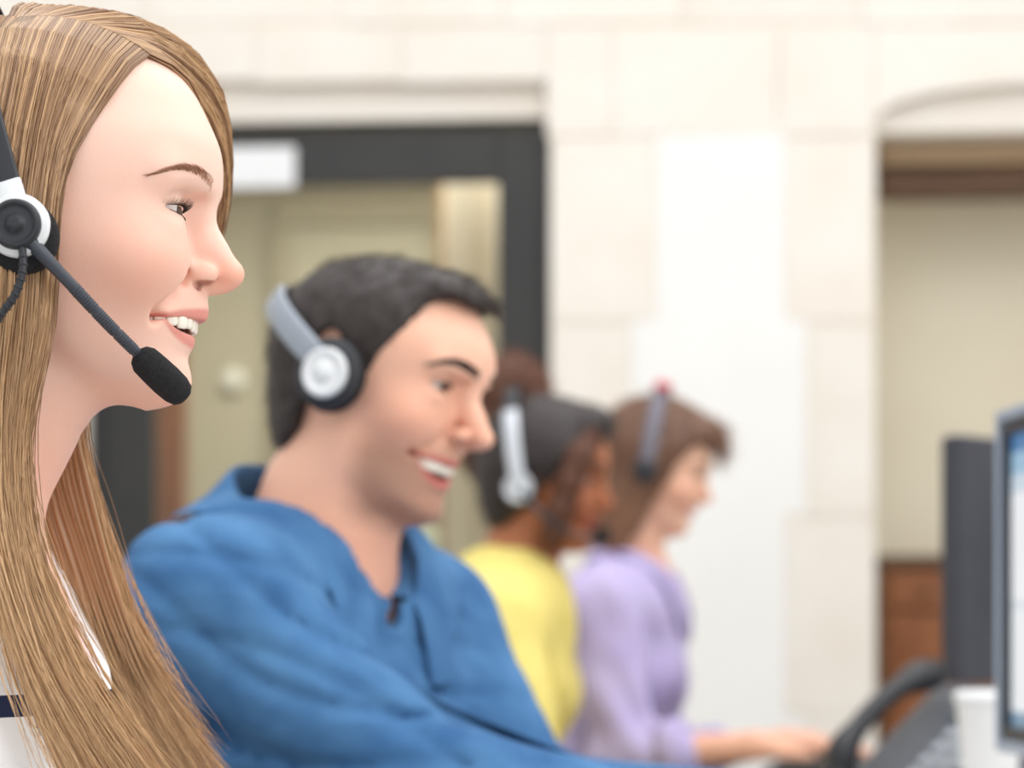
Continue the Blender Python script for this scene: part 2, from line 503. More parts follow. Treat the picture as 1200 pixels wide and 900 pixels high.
def add_head(G, fr, over=None, detail=True):
    p = dict(HEAD); p.update(over or {})
    m = 1e-3
    # cranium
    G.ell((5*m, 0, (38 - (80 - p['crown'])*0.35)*m), (90*m, 72*m, (80 - (80 - p['crown'])*0.65)*m), fr=fr)
    G.ell((-28*m, 0, 18*m), (64*m, 68*m, 70*m), 0.02, fr=fr)
    G.ell((34*m, 0, -84*m), (34*m, 32*m, 15*m), fr=fr)
    tb = {k: LUT(p['zz'], p[k]) for k in 'PWCB'}
    n = p['n']
    zt, zb = 0.052, (p['zz'][-1] - 3) * m
    def face(x, y, z):
        P, W, C, B = tb['P'](z), tb['W'](z), tb['C'](z), tb['B'](z)
        dx = x - C
        a = np.where(dx > 0, P - C, C - B)
        q = ((np.abs(dx) / a)**n + (np.abs(y) / W)**n)**(1 / n) + 1e-5
        r = np.sqrt(dx*dx + y*y)
        d = r * (1 - 1 / q) * 0.92
        d = np.maximum(d, -0.03)
        d = smax(d, zb - z, 0.02)
        return smax(d, z - zt, 0.02)
    G.op(face, (-0.045, -0.07, -0.112), (0.104, 0.07, 0.056), 0.012, fr=fr)
    # chin, jaw corner, cheeks, brow
    cx, cz, cr = p['chin']
    G.ell((cx*m, 0, cz*m), (cr*m, cr*1.25*m, cr*0.95*m), 0.012, fr=fr)
    ex, ey, ez = p['eye']
    for s in (-1, 1):
        if p['jaw']: G.ell((12*m, s*46*m, -66*m), (18*m, (8 + p['jaw'])*m, 20*m), 0.02, fr=fr)
        G.ell((60*m, s*40*m, -25*m), (19*m, 19*m, 17*m), 0.024, fr=fr)
        G.cone(((ex + 16.5 + p['brow'])*m, s*12*m, (ez + 17)*m), ((ex + 4 + p['brow'])*m, s*44*m, (ez + 19.5)*m), 6.5*m, 6*m, 0.014, fr=fr)
        # socket
        G.ell(((ex + 17)*m, s*(ey - 1)*m, (ez + 1)*m), (11*m, 15.5*m, 9*m), 0.012, 'sub', fr=fr)
        # side of the nose bridge / inner eye corner
        G.ell(((ex + 19)*m, s*15.5*m, (ez - 3)*m), (6*m, 5*m, 13*m), 0.010, 'sub', fr=fr)
        # eyelids
        G.ell((ex*m, s*ey*m, ez*m), (13.9*m,) * 3, 0.0045, fr=fr)
        G.ell(((ex + 3)*m, s*(ey + 2)*m, (ez - 9.5)*m), (10*m, 13*m, 5*m), 0.008, fr=fr)
    G.ell((79*m, 0, (p['mzu'] + 11)*m), (11*m, 14*m, 9*m), 0.012, fr=fr)               # philtrum
    # nose
    bx, bz = p['bridge']; tx, tz = p['nose_tip']; nw = p['nose_w']; tr = p['tip_r']
    G.chain([((bx - 4)*m, 0, (bz + 14)*m), ((bx - 6)*m, 0, bz*m), ((bx + 0.55*(tx - bx) - 5.5)*m, 0, (bz + 0.55*(tz - bz))*m), (tx*m, 0, tz*m)],
            [6*m, 6.2*nw*m, 7.2*nw*m, tr*m], 0.010, 0.006, fr=fr)
    G.ell(((tx - 8)*m, 0, (tz - 6.8)*m), (9.5*m, 5.2*nw*m, 5.0*m), 0.004, fr=fr)         # columella
    for s in (-1, 1):
        G.ell(((tx - 15.0)*m, s*11.4*nw*m, (tz - 1.6)*m), (10.2*m, 5.8*nw*m, 7.4*m), 0.0042, fr=fr)
        G.ell(((tx - 11.5)*m, s*12.2*nw*m, (tz - 8.4)*m), (7.6*m, 5.2*nw*m, 3.0*m), 0.0010, 'sub', fr=fr, R=rot(0, 8, 0))
        G.ell(((tx - 12.5)*m, s*8.6*nw*m, (tz - 3.5)*m), (5.6*m, 3.2*nw*m, 7.5*m), 0.0010, 'sub', fr=fr)
        # alar crease
        G.cone(((tx - 23)*m, s*15.5*nw*m, (tz + 2)*m), ((tx - 25)*m, s*15.5*nw*m, (tz - 6)*m), 1.2*m, 1.4*m, 0.006, 'sub', fr=fr)
    # mouth
    mw, t, xu, xl, zu, zl = lip_funcs(p)
    def upper(x, y, z):
        r = 3.9*m * (1 - 0.62 * t(y)**2)
        d = np.sqrt((x - xu(y) + 3.6*m)**2 + ((z - zu(y) - r * 0.85))**2) - r
        return d * 0.62 + np.maximum(np.abs(y) - mw, 0)
    def lower(x, y, z):
        r = 4.4*m * (1 - 0.62 * t(y)**2)
        d = np.sqrt((x - xl(y) + 4.2*m)**2 + ((z - zl(y) + r * 0.9))**2) - r
        return d * 0.62 + np.maximum(np.abs(y) - mw, 0)
    lo = (p['mc']*m - 0.006, -mw, (p['mzl'] - 14)*m); hi = ((p['mx_u'] + 4)*m, mw, (p['mzu'] + 12)*m)
    G.op(upper, lo, hi, 0.006, fr=fr)
    G.op(lower, lo, hi, 0.006, fr=fr)
    def gap(x, y, z):
        d = np.maximum(z - zu(y), zl(y) - z) * 0.8
        d = np.maximum(d, np.abs(y) - mw)
        return np.maximum(d, (np.minimum(xu(y), xl(y)) - 13*m) - x)
    G.op(gap, lo, (hi[0] + 0.02, hi[1], hi[2]), 0.0016, 'sub', fr=fr)
    for s in (-1, 1):
        # mouth corner dimple and fold from the nose
        G.ell(((p['mc'] + 2.5)*m, s*(p['mw'] + 3.2)*m, (p['mzc'] - 0.5)*m), (3.0*m, 1.6*m, 2.6*m), 0.006, 'sub', fr=fr)
        G.chain([(82*m, s*20*m, (tz - 6)*m), (77*m, s*30*m, (tz - 16)*m), (69*m, s*38*m, (p['mzc'] + 2)*m)], [1.0*m, 1.4*m, 1.0*m], 0.009, 0.009, 'sub', fr=fr)
    # eye openings
    for s in (-1, 1):
        def almond(x, y, z, s=s):
            yy = (s*y - ey*m); zz = z - ez*m
            w = 14.0*m
            q = np.clip(1 - (yy / w)**2, 0, 1)
            tilt = yy * 0.10
            d = np.maximum(zz - tilt - p['open_u']*m * q**0.8, -p['open_l']*m * q**0.9 - (zz - tilt))
            d = np.maximum(d, np.abs(yy) - w)
            return np.maximum(d, (ex + 1.5)*m - x)
        G.op(almond, ((ex + 2)*m, (s*ey - 14)*m, (ez - 5)*m), ((ex + 18)*m, (s*ey + 14)*m, (ez + 6)*m), 0.0010, 'sub', fr=fr, pad=0.004)
        # crease of the upper lid
        pts = [(ex*m + math.cos(a) * 14.6*m * math.cos(0.42), s*(ey*m + math.sin(a) * 14.6*m), (ez + p['open_u'] + 3.2 - 3.2*abs(math.sin(a)))*m) for a in np.linspace(-0.85, 1.0, 7)]
        G.chain(pts, [0.7*m] * 7, 0.002, 0.002, 'sub', fr=fr)
    if p['ear']:
        for s in (-1, 1):
            er = rot(0, 12, 0)
            yv = 72
            G.ell((-9*m, s*yv*m, 2*m), (17*m, 5.5*m, 30*m), 0.006, fr=fr, R=er)
            G.ell((-7*m, s*(yv + 5)*m, 5*m), (10.5*m, 4.5*m, 20*m), 0.003, 'sub', fr=fr, R=er)
            G.ell((4*m, s*(yv - 2)*m, -2*m), (7*m, 4*m, 7*m), 0.004, fr=fr)
    return p

def head_colors(V, fr, p, beard=0.0):
    L = fr.loc(V); x, y, z = L.T
    mw, t, xu, xl, zu, zl = lip_funcs(p)
    m = 1e-3
    ru = 3.9*m * (1 - 0.62*t(y)**2); rl = 4.4*m * (1 - 0.62*t(y)**2)
    near = (np.abs(y) < mw * 1.02) & (x > p['mc']*m - 0.004)
    du = np.abs(z - (zu(y) + ru*0.75)) - ru*1.0
    dl = np.abs(z - (zl(y) - rl*0.75)) - rl*1.0
    lipd = np.minimum(du, dl)
    lips = np.where(near, np.clip(0.5 - lipd / 0.0022, 0, 1), 0)
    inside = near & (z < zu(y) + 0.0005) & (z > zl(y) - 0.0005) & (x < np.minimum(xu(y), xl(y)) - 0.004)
    g = lambda c, r: np.exp(-(((x - c[0]*m)/(r[0]*m))**2 + ((np.abs(y) - c[1]*m)/(r[1]*m))**2 + ((z - c[2]*m)/(r[2]*m))**2))
    blush_shade = 0.38 * g((60, 48, -30), (36, 28, 32)) + 0.55 * g((104, 0, -30), (14, 18, 12)) + 0.3 * g((75, 10, -92), (14, 18, 12)) + 0.5*g((-8, 74, 2), (20, 12, 32))
    blush_shade = blush_shade + 0.25 * np.clip(-(z + 0.085) / 0.05, 0, 1)  # redder under jaw and neck: warm shade put into the skin colour
    dark = np.zeros_like(x)
    if beard:
        b = np.clip((-0.030 - z) / 0.03, 0, 1) * np.clip((x - 0.018) / 0.02, 0, 1) * np.clip((z + 0.128) / 0.02, 0, 1)
        b = b * (1 - np.clip(g((66, 42, -34), (18, 18, 14)) * 1.3, 0, 1))
        dark = b * beard
    tx, tz = p['nose_tip']; nw = p['nose_w']                  # nostril lining, its red darkened to put shade into the cavity
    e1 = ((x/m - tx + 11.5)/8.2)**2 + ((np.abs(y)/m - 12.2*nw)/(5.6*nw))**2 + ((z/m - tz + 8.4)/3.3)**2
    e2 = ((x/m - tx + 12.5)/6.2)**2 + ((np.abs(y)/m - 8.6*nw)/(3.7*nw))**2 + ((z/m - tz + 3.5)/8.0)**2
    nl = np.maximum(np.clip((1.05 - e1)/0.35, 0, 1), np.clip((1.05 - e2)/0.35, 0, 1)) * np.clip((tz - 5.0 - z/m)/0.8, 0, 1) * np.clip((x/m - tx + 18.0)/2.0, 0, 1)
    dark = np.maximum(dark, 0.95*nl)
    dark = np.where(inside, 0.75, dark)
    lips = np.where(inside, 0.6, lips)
    return np.stack([lips, np.clip(blush_shade, 0, 1), dark], 1).astype(np.float32)

def add_eyes(fr, p, iris_mat, parent, gaze=(1, 0, 0), lash_mat=None, lash_len=0.007, lash_n=60):
    th = np.linspace(0, np.pi, 25); ph = np.linspace(0, 2*np.pi, 40, endpoint=False)
    m = 1e-3; ex, ey, ez = p['eye']
    for s in (-1, 1):
        r = p['eye_r'] * m * fr.s
        X = np.cos(th)[:, None] * np.ones_like(ph); Y = np.sin(th)[:, None] * np.cos(ph); Z = np.sin(th)[:, None] * np.sin(ph)
        bulge = 1 + 0.055 * np.clip((X - 0.87) / 0.13, 0, 1)
        V = (np.stack([X, Y, Z], -1) * bulge[..., None] * r).reshape(-1, 3)
        i, j = np.meshgrid(np.arange(24), np.arange(40), indexing='ij'); k = (j + 1) % 40
        F = np.stack([i*40 + j, (i+1)*40 + j, (i+1)*40 + k, i*40 + k], -1).reshape(-1, 4)
        o = mesh_obj('eye', V, F, iris_mat)
        gx = unit(fr.R @ unit(gaze)); gy = unit(np.cross([0, 0, 1], gx)); gz = np.cross(gx, gy)
        M = Matrix.Identity(4)
        for a in range(3):
            M[a][0], M[a][1], M[a][2] = gx[a], gy[a], gz[a]
        c = fr.w((ex*m, s*ey*m, ez*m))
        M.translation = Vector(c)
        o.matrix_basis = M
        o.parent = parent
        o.matrix_parent_inverse = WORLD_M[parent.name].inverted()
        if lash_mat is not None:
            yy = np.linspace(-11.5, 13.2, lash_n); q = np.clip(1 - (yy/14.0)**2, 0, 1)
            P = []
            for up in (1, -1):
                zz = (p['open_u'] * q**0.8 + 0.1 if up > 0 else -p['open_l'] * q**0.9) + yy*0.10
                rr = 13.7
                xx = np.sqrt(np.maximum(rr**2 - yy**2 - zz**2, 4))
                base = np.stack([ex + xx, s*(ey + yy), ez + zz], 1)
                for b, yv in zip(base, yy):
                    ln = lash_len * 1e3 * (0.75 + 0.35*rng.random()) * (1 if up > 0 else 0.25)
                    dv = unit([1.0 - 0.35*max(yv, 0)/13, s*(0.25 + 0.75*yv/13) + rng.normal(0, .08), 0.12 if up > 0 else -0.45])
                    tt = np.linspace(0, 1, 5)[:, None]
                    P.append(b + dv * ln * tt + np.array([0, 0, 1.0]) * (ln * 0.45 * up) * tt**2)
            strands('eyelashes', fr.w(np.array(P)*m), 0.00016 * fr.s, lash_mat, parent)

def add_brows(fr, p, mt, parent, surf, path, n=260, length=8.0, r=0.00014, width=3.2):
    """path: list of (x,y,z,width) mm for the person's left brow, inner to outer; hairs laid on the skin"""
    m = 1e-3
    for s in (-1, 1):
        C = spline(np.array(path, float), 40)
        P = []; tone = []
        for _ in range(n):
            u = rng.random()**0.85 * 39; i = int(u); i2 = min(i + 1, 39)
            c = C[i] + (C[i2] - C[i]) * (u - i)
            tg = unit(C[min(i + 2, 39)][:3] - C[max(i - 2, 0)][:3])
            off = rng.uniform(-1, 1) * c[3]
            st = c[:3] + np.array([0, 0, off])
            up = 0.55 * (1 - u / 39) + 0.1 - 0.25 * off / max(c[3], .1)
            dv = unit(tg + np.array([0, 0, up]))
            ln = length * rng.uniform(.6, 1.1) * (0.8 if u < 6 else 1)
            pts = [st + dv * ln * q for q in np.linspace(0, 1, 6)]
            out = []
            for q, pt in enumerate(pts):
                pt = np.array([pt[0], s*pt[1], pt[2]])
                w = fr.w(pt * m); 
                dirw = fr.R @ unit([0.9, s*0.45*pt[1]*s/35.0, 0.0])
                hit = surf.ray_cast(Vector(w + dirw * 0.02), Vector(-dirw))
                if hit[0] is None: out = None; break
                out.append(np.array(hit[0]) + dirw * (0.0002 + 0.0006 * math.sin(q / 5 * 3.1)))
            if out: P.append(out); tone.append(rng.random())
        if P: strands('eyebrow', np.array(P), r * fr.s, mt, parent, tone)

def add_teeth(fr, p, mt, parent, n=7):
    """upper row, one rounded tooth after another along the arch"""
    m = 1e-3
    mb = MB()
    wid = [8.6, 6.8, 7.6, 7.0, 6.8, 6.5]; hgt = [10.0, 8.8, 9.4, 8.2, 7.6, 7.0]
    for s in (-1, 1):
        y = 0.0; ang = 0.0
        cx, cy = p['mx_u'] - 6.4, 0.0
        for w, h in zip(wid, hgt):
            ang_mid = ang + 0.5 * (0.09 + 0.045 * (y / 6))
            x0 = cx - math.sin(ang_mid) * w * 0.5; y0 = cy + math.cos(ang_mid) * w * 0.5
            sl = math.cos(ang_mid)
            top = p['mzu'] + 4.0; bot = p['mzu'] - (h - 2.6) * min(1.0, 0.25 + abs(p['mzl'] - p['mzu']) / 12.0)
            pr = []
            for iz, (zz, tw, tt) in enumerate(((top, .44, 1.6), ((top+bot)/2, .49, 2.1), (bot + 1.2, .48, 1.7), (bot + .3, .43, 1.1), (bot, .33, .6))):
                ring = []
                for a in np.linspace(0, 2*np.pi, 12, endpoint=False):
                    c_, s_ = math.cos(a), math.sin(a)
                    lw = np.sign(c_) * abs(c_)**0.6 * tw * w; th_ = np.sign(s_) * abs(s_)**0.7 * tt
                    X = x0 + th_ * math.cos(ang_mid) - lw * math.sin(ang_mid)
                    Y = y0 + th_ * math.sin(ang_mid) + lw * math.cos(ang_mid)
                    ring.append((X, s * Y, zz))
                pr.append(ring)
            Vv = np.array(pr).reshape(-1, 3) * m
            Fv = [[i*12 + j, i*12 + (j+1) % 12, (i+1)*12 + (j+1) % 12, (i+1)*12 + j] for i in range(4) for j in range(12)]
            caps = [np.array([list(range(48, 60))])]
            mb.add(fr.w(Vv), [np.array(Fv)] + caps)
            cx -= math.sin(ang_mid) * w; cy += math.cos(ang_mid) * w
            y += w; ang += 0.11 + 0.0105 * y
    return mb.build('teeth', mt, parent, smooth=True)

# ------------------------------------------------------------------ the setting
WA = math.radians(4.0)
WU = np.array([math.cos(WA), -math.sin(WA), 0]); WN = np.array([math.sin(WA), math.cos(WA), 0]); WZ = np.array([0, 0, 1.0])
W0 = np.array([0, 6.0, 0])
def wl(px, py, v=0.0):
    """pixel -> (u, z) on the back wall, v metres behind its face"""
    k = (px - 600.0) / FPX
    u = (k * (6.0 + v * math.cos(WA)) - v * math.sin(WA)) / (math.cos(WA) + k * math.sin(WA))
    y = 6.0 - u * math.sin(WA) + v * math.cos(WA)
    return u, CAMZ + (HOR - py) * y / FPX
def wp(u, v, z): return W0 + WU * u + WN * v + WZ * z
def wrect(mb, x0, y0, x1, y1, v0, v1):
    """box covering pixels x0..x1, y0..y1 on the plane v0 behind the wall face, running back to v1"""
    a, b = wl(x0, y1, v0), wl(x1, y0, v0)
    mb.prism([(a[0], a[1]), (b[0], a[1]), (b[0], b[1]), (a[0], b[1])], W0 + WN * v0, WU, WZ, WN, v1 - v0)
    return mb
FLOORPY = 734 + CAMZ * FPX / 6.0

M_stone = stone_mat('pale_limestone', srgb(243, 238, 231), 0.022, srgb(238, 231, 221))
M_mortar = noisy('lime_mortar', srgb(242, 235, 224), srgb(236, 228, 215), 9, 0.9)
M_plaster = noisy('white_plaster', srgb(247, 247, 246), srgb(243, 243, 241), 3, 0.8, bump=0.05, bscale=40)
M_black = noisy('black_door_paint', srgb(46, 46, 47), srgb(52, 52, 52), 8, 0.4)
M_beige = noisy('beige_wall_paint', srgb(196, 187, 164), srgb(190, 181, 158), 2, 0.8)
M_alc = noisy('olive_cream_paint', srgb(240, 233, 213), srgb(234, 226, 204), 2.5, 0.8)
M_cream = noisy('cream_paint', srgb(240, 228, 206), srgb(236, 222, 198), 2.5, 0.6)
M_wood = noisy('brown_wood', srgb(160, 100, 58), srgb(126, 76, 42), 6, 0.45, bump=0.1, stretch=(6, 6, 0.7))
M_beam = noisy('dark_brown_timber', srgb(112, 84, 62), srgb(92, 66, 48), 6, 0.6, stretch=(0.7, 6, 6))
M_tan = noisy('tan_timber', srgb(186, 160, 128), srgb(170, 145, 116), 6, 0.6, stretch=(0.7, 6, 6))
M_floor = noisy('grey_carpet', srgb(150, 146, 140), srgb(138, 134, 128), 40, 0.95, bump=0.3, bscale=300)
M_white = mat('white_plastic', srgb(238, 240, 243), 0.4)

def glass_mat():
    m = bpy.data.materials.new('clear_glass'); m.use_nodes = True
    N, L = m.node_tree.nodes, m.node_tree.links
    N.remove(N['Principled BSDF'])
    t = N.new('ShaderNodeBsdfTransparent'); t.inputs[0].default_value = (0.93, 0.95, 0.93, 1)
    g = N.new('ShaderNodeBsdfGlossy'); g.inputs['Roughness'].default_value = 0.02
    f = N.new('ShaderNodeFresnel'); f.inputs['IOR'].default_value = 1.4
    x = N.new('ShaderNodeMixShader')
    L.new(f.outputs[0], x.inputs[0]); L.new(t.outputs[0], x.inputs[1]); L.new(g.outputs[0], x.inputs[2])
    L.new(x.outputs[0], N['Material Output'].inputs['Surface'])
    return m
M_glass = glass_mat()

for nm, x_, lab in (('wall_left', -3.35, 'plain white wall on the left of the office'), ('wall_right', 3.05, 'plain white wall on the right of the office')):
    sw = MB(); sw.box((x_, 2.2, 1.7), (0.1, 7.6, 3.4)); tag(sw.build(nm, M_plaster), lab, kind='structure')
fl = MB(); fl.box((0, 4.2, -0.05), (9, 11, 0.1)); tag(fl.build('floor', M_floor), kind='structure')

# wall core: mortar bed just behind the block faces, split round the two openings
DX0, DX1, DY = 100, 645, 98           # door opening on the wall face
AX0 = 1026                            # alcove opening (runs out of frame on the right)
core = MB()
V0, V1 = 0.009, 0.30
wrect(core, -900, -700, DX0, FLOORPY, V0, V1)
wrect(core, DX0, -700, DX1, DY, V0, V1)
wrect(core, DX1, -700, AX0, FLOORPY, V0, V1)
wrect(core, AX0, -700, 1420, 100, V0, V1)
wrect(core, 1420, -700, 1900, FLOORPY, V0, V1)
wall = tag(core.build('wall_back', M_mortar), 'pale limestone block wall with a white plaster panel behind the desks', kind='structure')

def block(x0, y0, x1, y1, mt=None, v0=0.0, v1=0.10, name='stone_block'):
    mb = MB(); j = 0.45
    wrect(mb, x0 + j, y0 + j, x1 - j, y1 - j, v0 + rng.uniform(0, 0.004), v1)
    return mb.build(name, mt or M_stone, wall, bevel=0.004, seg=2)
rows = [(-330, -200, [-330, -60, 180, 420, 640, 860, 1100, 1350, 1600]), (-200, -80, [-330, -180, 60, 300, 520, 760, 980, 1230, 1500, 1600]),
        (-80, 30, [-330, -40, 170, 400, 590, 800, 1010, 1240, 1600])]
for y0, y1, xs in rows:
    for a, b in zip(xs[:-1], xs[1:]): block(a, y0, b, y1)
for a, b in zip([-330, -120, 90, 300, 470, 640], [-120, 90, 300, 470, 640, 718]): block(a, 30, b, 98 if b <= 645 else 160)
for a, b in ((718, 912), (912, 1024)): block(a, 30, b, 160)
for y0, y1, l, r in ((98, 160, None, None), (160, 377, 770, 920), (377, 606, 740, 945), (606, 836, 770, 921), (836, 1060, 740, 945), (1060, FLOORPY, 770, 921)):
    if l is None:
        block(-330, y0, -100, y1); block(-100, y0, DX0, y1); continue
    block(DX1, y0, l, y1); block(r, y0, AX0, y1)
    block(-330, y0, -110 - (l == 740)*60, y1); block(-110 - (l == 740)*60, y0, DX0, y1)
# stone filling beside the first quoin row of the door head
block(DX1, 98, 718, 160)
# segmental stone head over the alcove: a block with a curved underside
def arch_block(x0, x1, top, pts):
    mb = MB(); P = [wl(x0, top), wl(x1, top)] + [wl(a, b) for a, b in pts]
    mb.prism(P[::-1], W0 + WN * 0.002, WU, WZ, WN, 0.10)
    return mb.build('stone_block', M_stone, wall, bevel=0.008)
arch_block(1024, 1240, 30, [(1240, 96), (1160, 101), (1090, 110), (1050, 121), (1032, 133), (1024, 150)])
arch_block(1240, 1600, 30, [(1600, 104), (1420, 100), (1330, 96), (1240, 96)])
# inset heads: paler splayed lintels set back under the face
block(DX0 - 8, DY - 12, DX1 + 8, 147, v0=0.05, v1=0.16, name='stone_lintel')
block(1018, 84, 1432, 157, v0=0.05, v1=0.16, name='stone_lintel')
# white plaster panel in the middle, stepped with the quoins
pp = MB()
z = [wl(0, y)[1] for y in (160, 377, 606, 836, 1060, FLOORPY)]
L_ = [wl(x, 0)[0] for x in (770, 740, 770, 740, 770)]; R_ = [wl(x, 0)[0] for x in (920, 945, 921, 945, 921)]
for i in range(5):
    pp.prism([(L_[i], z[i+1]), (R_[i], z[i+1]), (R_[i], z[i]), (L_[i], z[i])], W0 + WN * 0.003, WU, WZ, WN, 0.05)
pp.build('plaster_panel', M_plaster, wall)

# glazed black door
dr = MB()
wrect(dr, 104, 146, 118, FLOORPY, 0.055, 0.20); wrect(dr, 636, 146, 646, FLOORPY, 0.055, 0.20); wrect(dr, 104, 140, 646, 152, 0.055, 0.20)
door = tag(dr.build('door_1', M_black, bevel=0.004), 'black framed glass door in the stone wall', kind='structure')
def dpart(name, x0, y0, x1, y1, v0, v1, m, bev=0.004, par=None):
    mb = MB(); wrect(mb, x0, y0, x1, y1, v0, v1); return mb.build(name, m, par or door, bevel=bev)
dpart('stile', 117, 151, 180, FLOORPY - 4, 0.07, 0.12, M_black)
dpart('stile', 583, 151, 637, FLOORPY - 4, 0.07, 0.12, M_black)
dpart('top_rail', 180, 151, 583, 217, 0.07, 0.12, M_black)
dpart('bottom_rail', 180, FLOORPY - 110, 583, FLOORPY - 4, 0.07, 0.12, M_black)
dpart('glass_pane', 176, 213, 587, FLOORPY - 106, 0.09, 0.098, M_glass, 0)
sp = dpart('sign_plate', 246, 171, 346, 221, 0.055, 0.069, M_white, 0.012)
sp['label'] = 'white rectangular plate on the door head'
hd = MB(); a = wp(*[wl(598, 700)[0], 0.03, 1.0]); 
hd.tube([wp(wl(606, 0)[0], 0.065, 1.18), wp(wl(606, 0)[0], 0.02, 1.18), wp(wl(606, 0)[0], 0.02, 0.86), wp(wl(606, 0)[0], 0.065, 0.86)], 0.010, 12)
hd.build('handle', mat('brushed_steel', srgb(190, 190, 192), 0.3, 1.0), door, smooth=True)

# room behind the door
rb = MB(); wrect(rb, -250, -250, 860, 1300, 2.10, 2.2)
tag(rb.build('wall_corridor', M_beige), 'beige corridor wall behind the glass door', kind='structure')
ce = MB(); ce.prism([(-1.9, 0), (0.5, 0), (0.5, 1.8), (-1.9, 1.8)], wp(0, 0.30, 2.55), WU, WN, WZ, 0.05)
tag(ce.build('ceiling_corridor', M_plaster), 'white corridor ceiling behind the door', kind='structure')
ws = MB(); ws.prism([(0, 0), (0.06, 0), (0.06, 2.55), (0, 2.55)], wp(-1.9, 0.30, 0), WU, WZ, WN, 1.8)
tag(ws.build('wall_corridor_left', M_beige), 'left beige corridor wall behind the glass door', kind='structure')
ws = MB(); ws.prism([(0, 0), (0.06, 0), (0.06, 2.55), (0, 2.55)], wp(0.5, 0.30, 0), WU, WZ, WN, 1.8)
tag(ws.build('wall_corridor_right', M_beige), 'right beige corridor wall behind the glass door', kind='structure')
tr = MB()
M_dbeige = noisy('taupe_paint', srgb(176, 166, 140), srgb(168, 158, 132), 2, 0.7)
wrect(tr, 322, 226, 520, 264, 2.03, 2.10); wrect(tr, 318, 264, 338, 1100, 2.03, 2.10); wrect(tr, 500, 264, 520, 1100, 2.03, 2.10)
tag(tr.build('trim_1', M_dbeige, bevel=0.006), 'taupe casing of an inner doorway seen through the glass', kind='structure')
d2 = MB(); wrect(d2, 338, 264, 500, 1100, 2.06, 2.10)
tag(d2.build('door_2', noisy('grey_beige_paint', srgb(190, 183, 160), srgb(184, 176, 152), 2, 0.6)), 'pale inner door seen through the glass', kind='structure')
pl = MB(); wrect(pl, 520, 190, 556, 1180, 1.0, 1.12); wrect(pl, 558, 190, 600, 1180, 1.03, 1.12)
o = pl.build('pillar', M_cream, bevel=0.01); tag(o, 'cream pillar standing behind the glass at the right of the door', kind='structure'); 
mb = MB(); wrect(mb, 513, 190, 521, 1180, 1.01, 1.10); mb.build('edge_strip', noisy('ochre_wood', srgb(190, 150, 96), srgb(176, 136, 84), 5, 0.5), o, bevel=0.003)
po = MB(); wrect(po, 180, 205, 214, 1180, 1.2, 1.28)
tag(po.build('trim_2', M_wood, bevel=0.006), 'brown wooden post seen through the left of the door', kind='structure')
# white round dispenser and a pale cabinet in the corridor
e = np.array(wp(wl(272, 445, 2.05)[0], 2.09, wl(272, 445, 2.05)[1]))
dsp = MB(); dsp.lathe([(0.030, 0), (0.036, 0.006), (0.036, 0.025), (0.028, 0.036), (0.010, 0.039)], e, -WN, 28)
tag(dsp.build('wall_lamp', mat('milky_glass', srgb(252, 252, 244), 0.4), smooth=True, bevel=0), 'small round white lamp on the corridor wall seen through glass', 'lamp')
cb_o = wp(wl(490, 700, 1.5)[0], 1.5, 0)
cab = empty('cabinet', cb_o, 'pale mint filing cabinet in the corridor under the man\'s chin', 'cabinet')
M_mint = noisy('pale_mint_lacquer', srgb(222, 232, 214), srgb(214, 226, 206), 3, 0.4)
mb = MB(); wrect(mb, 452, 622, 519, 1190, 1.35, 1.75); mb.build('body', M_mint, cab, bevel=0.006)
for i in range(3):
    mb = MB(); wrect(mb, 456, 632 + i*180, 515, 804 + i*180, 1.33, 1.36); dw = mb.build('drawer', M_mint, cab, bevel=0.004)
    mb = MB(); wrect(mb, 474, 690 + i*180, 497, 700 + i*180, 1.30, 1.335); mb.build('handle', MATS['brushed_steel'], dw, bevel=0.003)
area('corridor_fill', tuple(wp(-0.5, 1.1, 2.5)), tuple(wp(-0.5, 1.1, 0)), (1.2, 0.5), 27, (1, 0.96, 0.90))  # unseen area light added to brighten the corridor behind the glass

# alcove on the right with timber head and a wooden dresser
al = MB(); wrect(al, 960, -20, 1500, 1300, 0.55, 0.62)
tag(al.build('wall_alcove', M_alc), 'cream back wall of the alcove behind the monitors', kind='structure')
mb = MB(); wrect(mb, 1030, 156, 1470, 192, 0.16, 0.30); tag(mb.build('trim_3', M_tan, bevel=0.004), 'tan timber strip under the alcove arch', kind='structure')
mb = MB(); wrect(mb, 1032, 190, 1470, 226, 0.20, 0.34); tag(mb.build('trim_4', M_beam, bevel=0.006), 'dark brown timber beam across the alcove head', kind='structure')
ds = empty('dresser', wp(wl(1120, 0, 0.4)[0], 0.4, 0), 'brown panelled wooden cabinet standing in the alcove', 'cabinet')
mb = MB(); wrect(mb, 1036, 662, 1330, FLOORPY + 30, 0.33, 0.53); mb.build('body', M_wood, ds, bevel=0.006)
mb = MB(); wrect(mb, 1032, 650, 1334, 664, 0.30, 0.54); mb.build('top', M_beam, ds, bevel=0.006)
for a, b in ((1040, 1130), (1134, 1228), (1232, 1326)):
    mb = MB(); wrect(mb, a, 670, b, 714, 0.31, 0.335); dw = mb.build('drawer', M_wood, ds, bevel=0.005)
    kn = MB(); u_, z_ = wl((a + b)/2, 692, 0.31); kn.lathe([(0.006, 0), (0.012, 0.014), (0.010, 0.024), (0.002, 0.027)], wp(u_, 0.312, z_), -WN, 16); kn.build('knob', M_beam, dw, smooth=True)
    mb = MB(); wrect(mb, a, 720, b, 1180, 0.315, 0.335); dd = mb.build('door', M_wood, ds, bevel=0.004)
    mb = MB(); wrect(mb, a + 16, 742, b - 16, 1150, 0.305, 0.32); mb.build('panel', M_wood, dd, bevel=0.008)

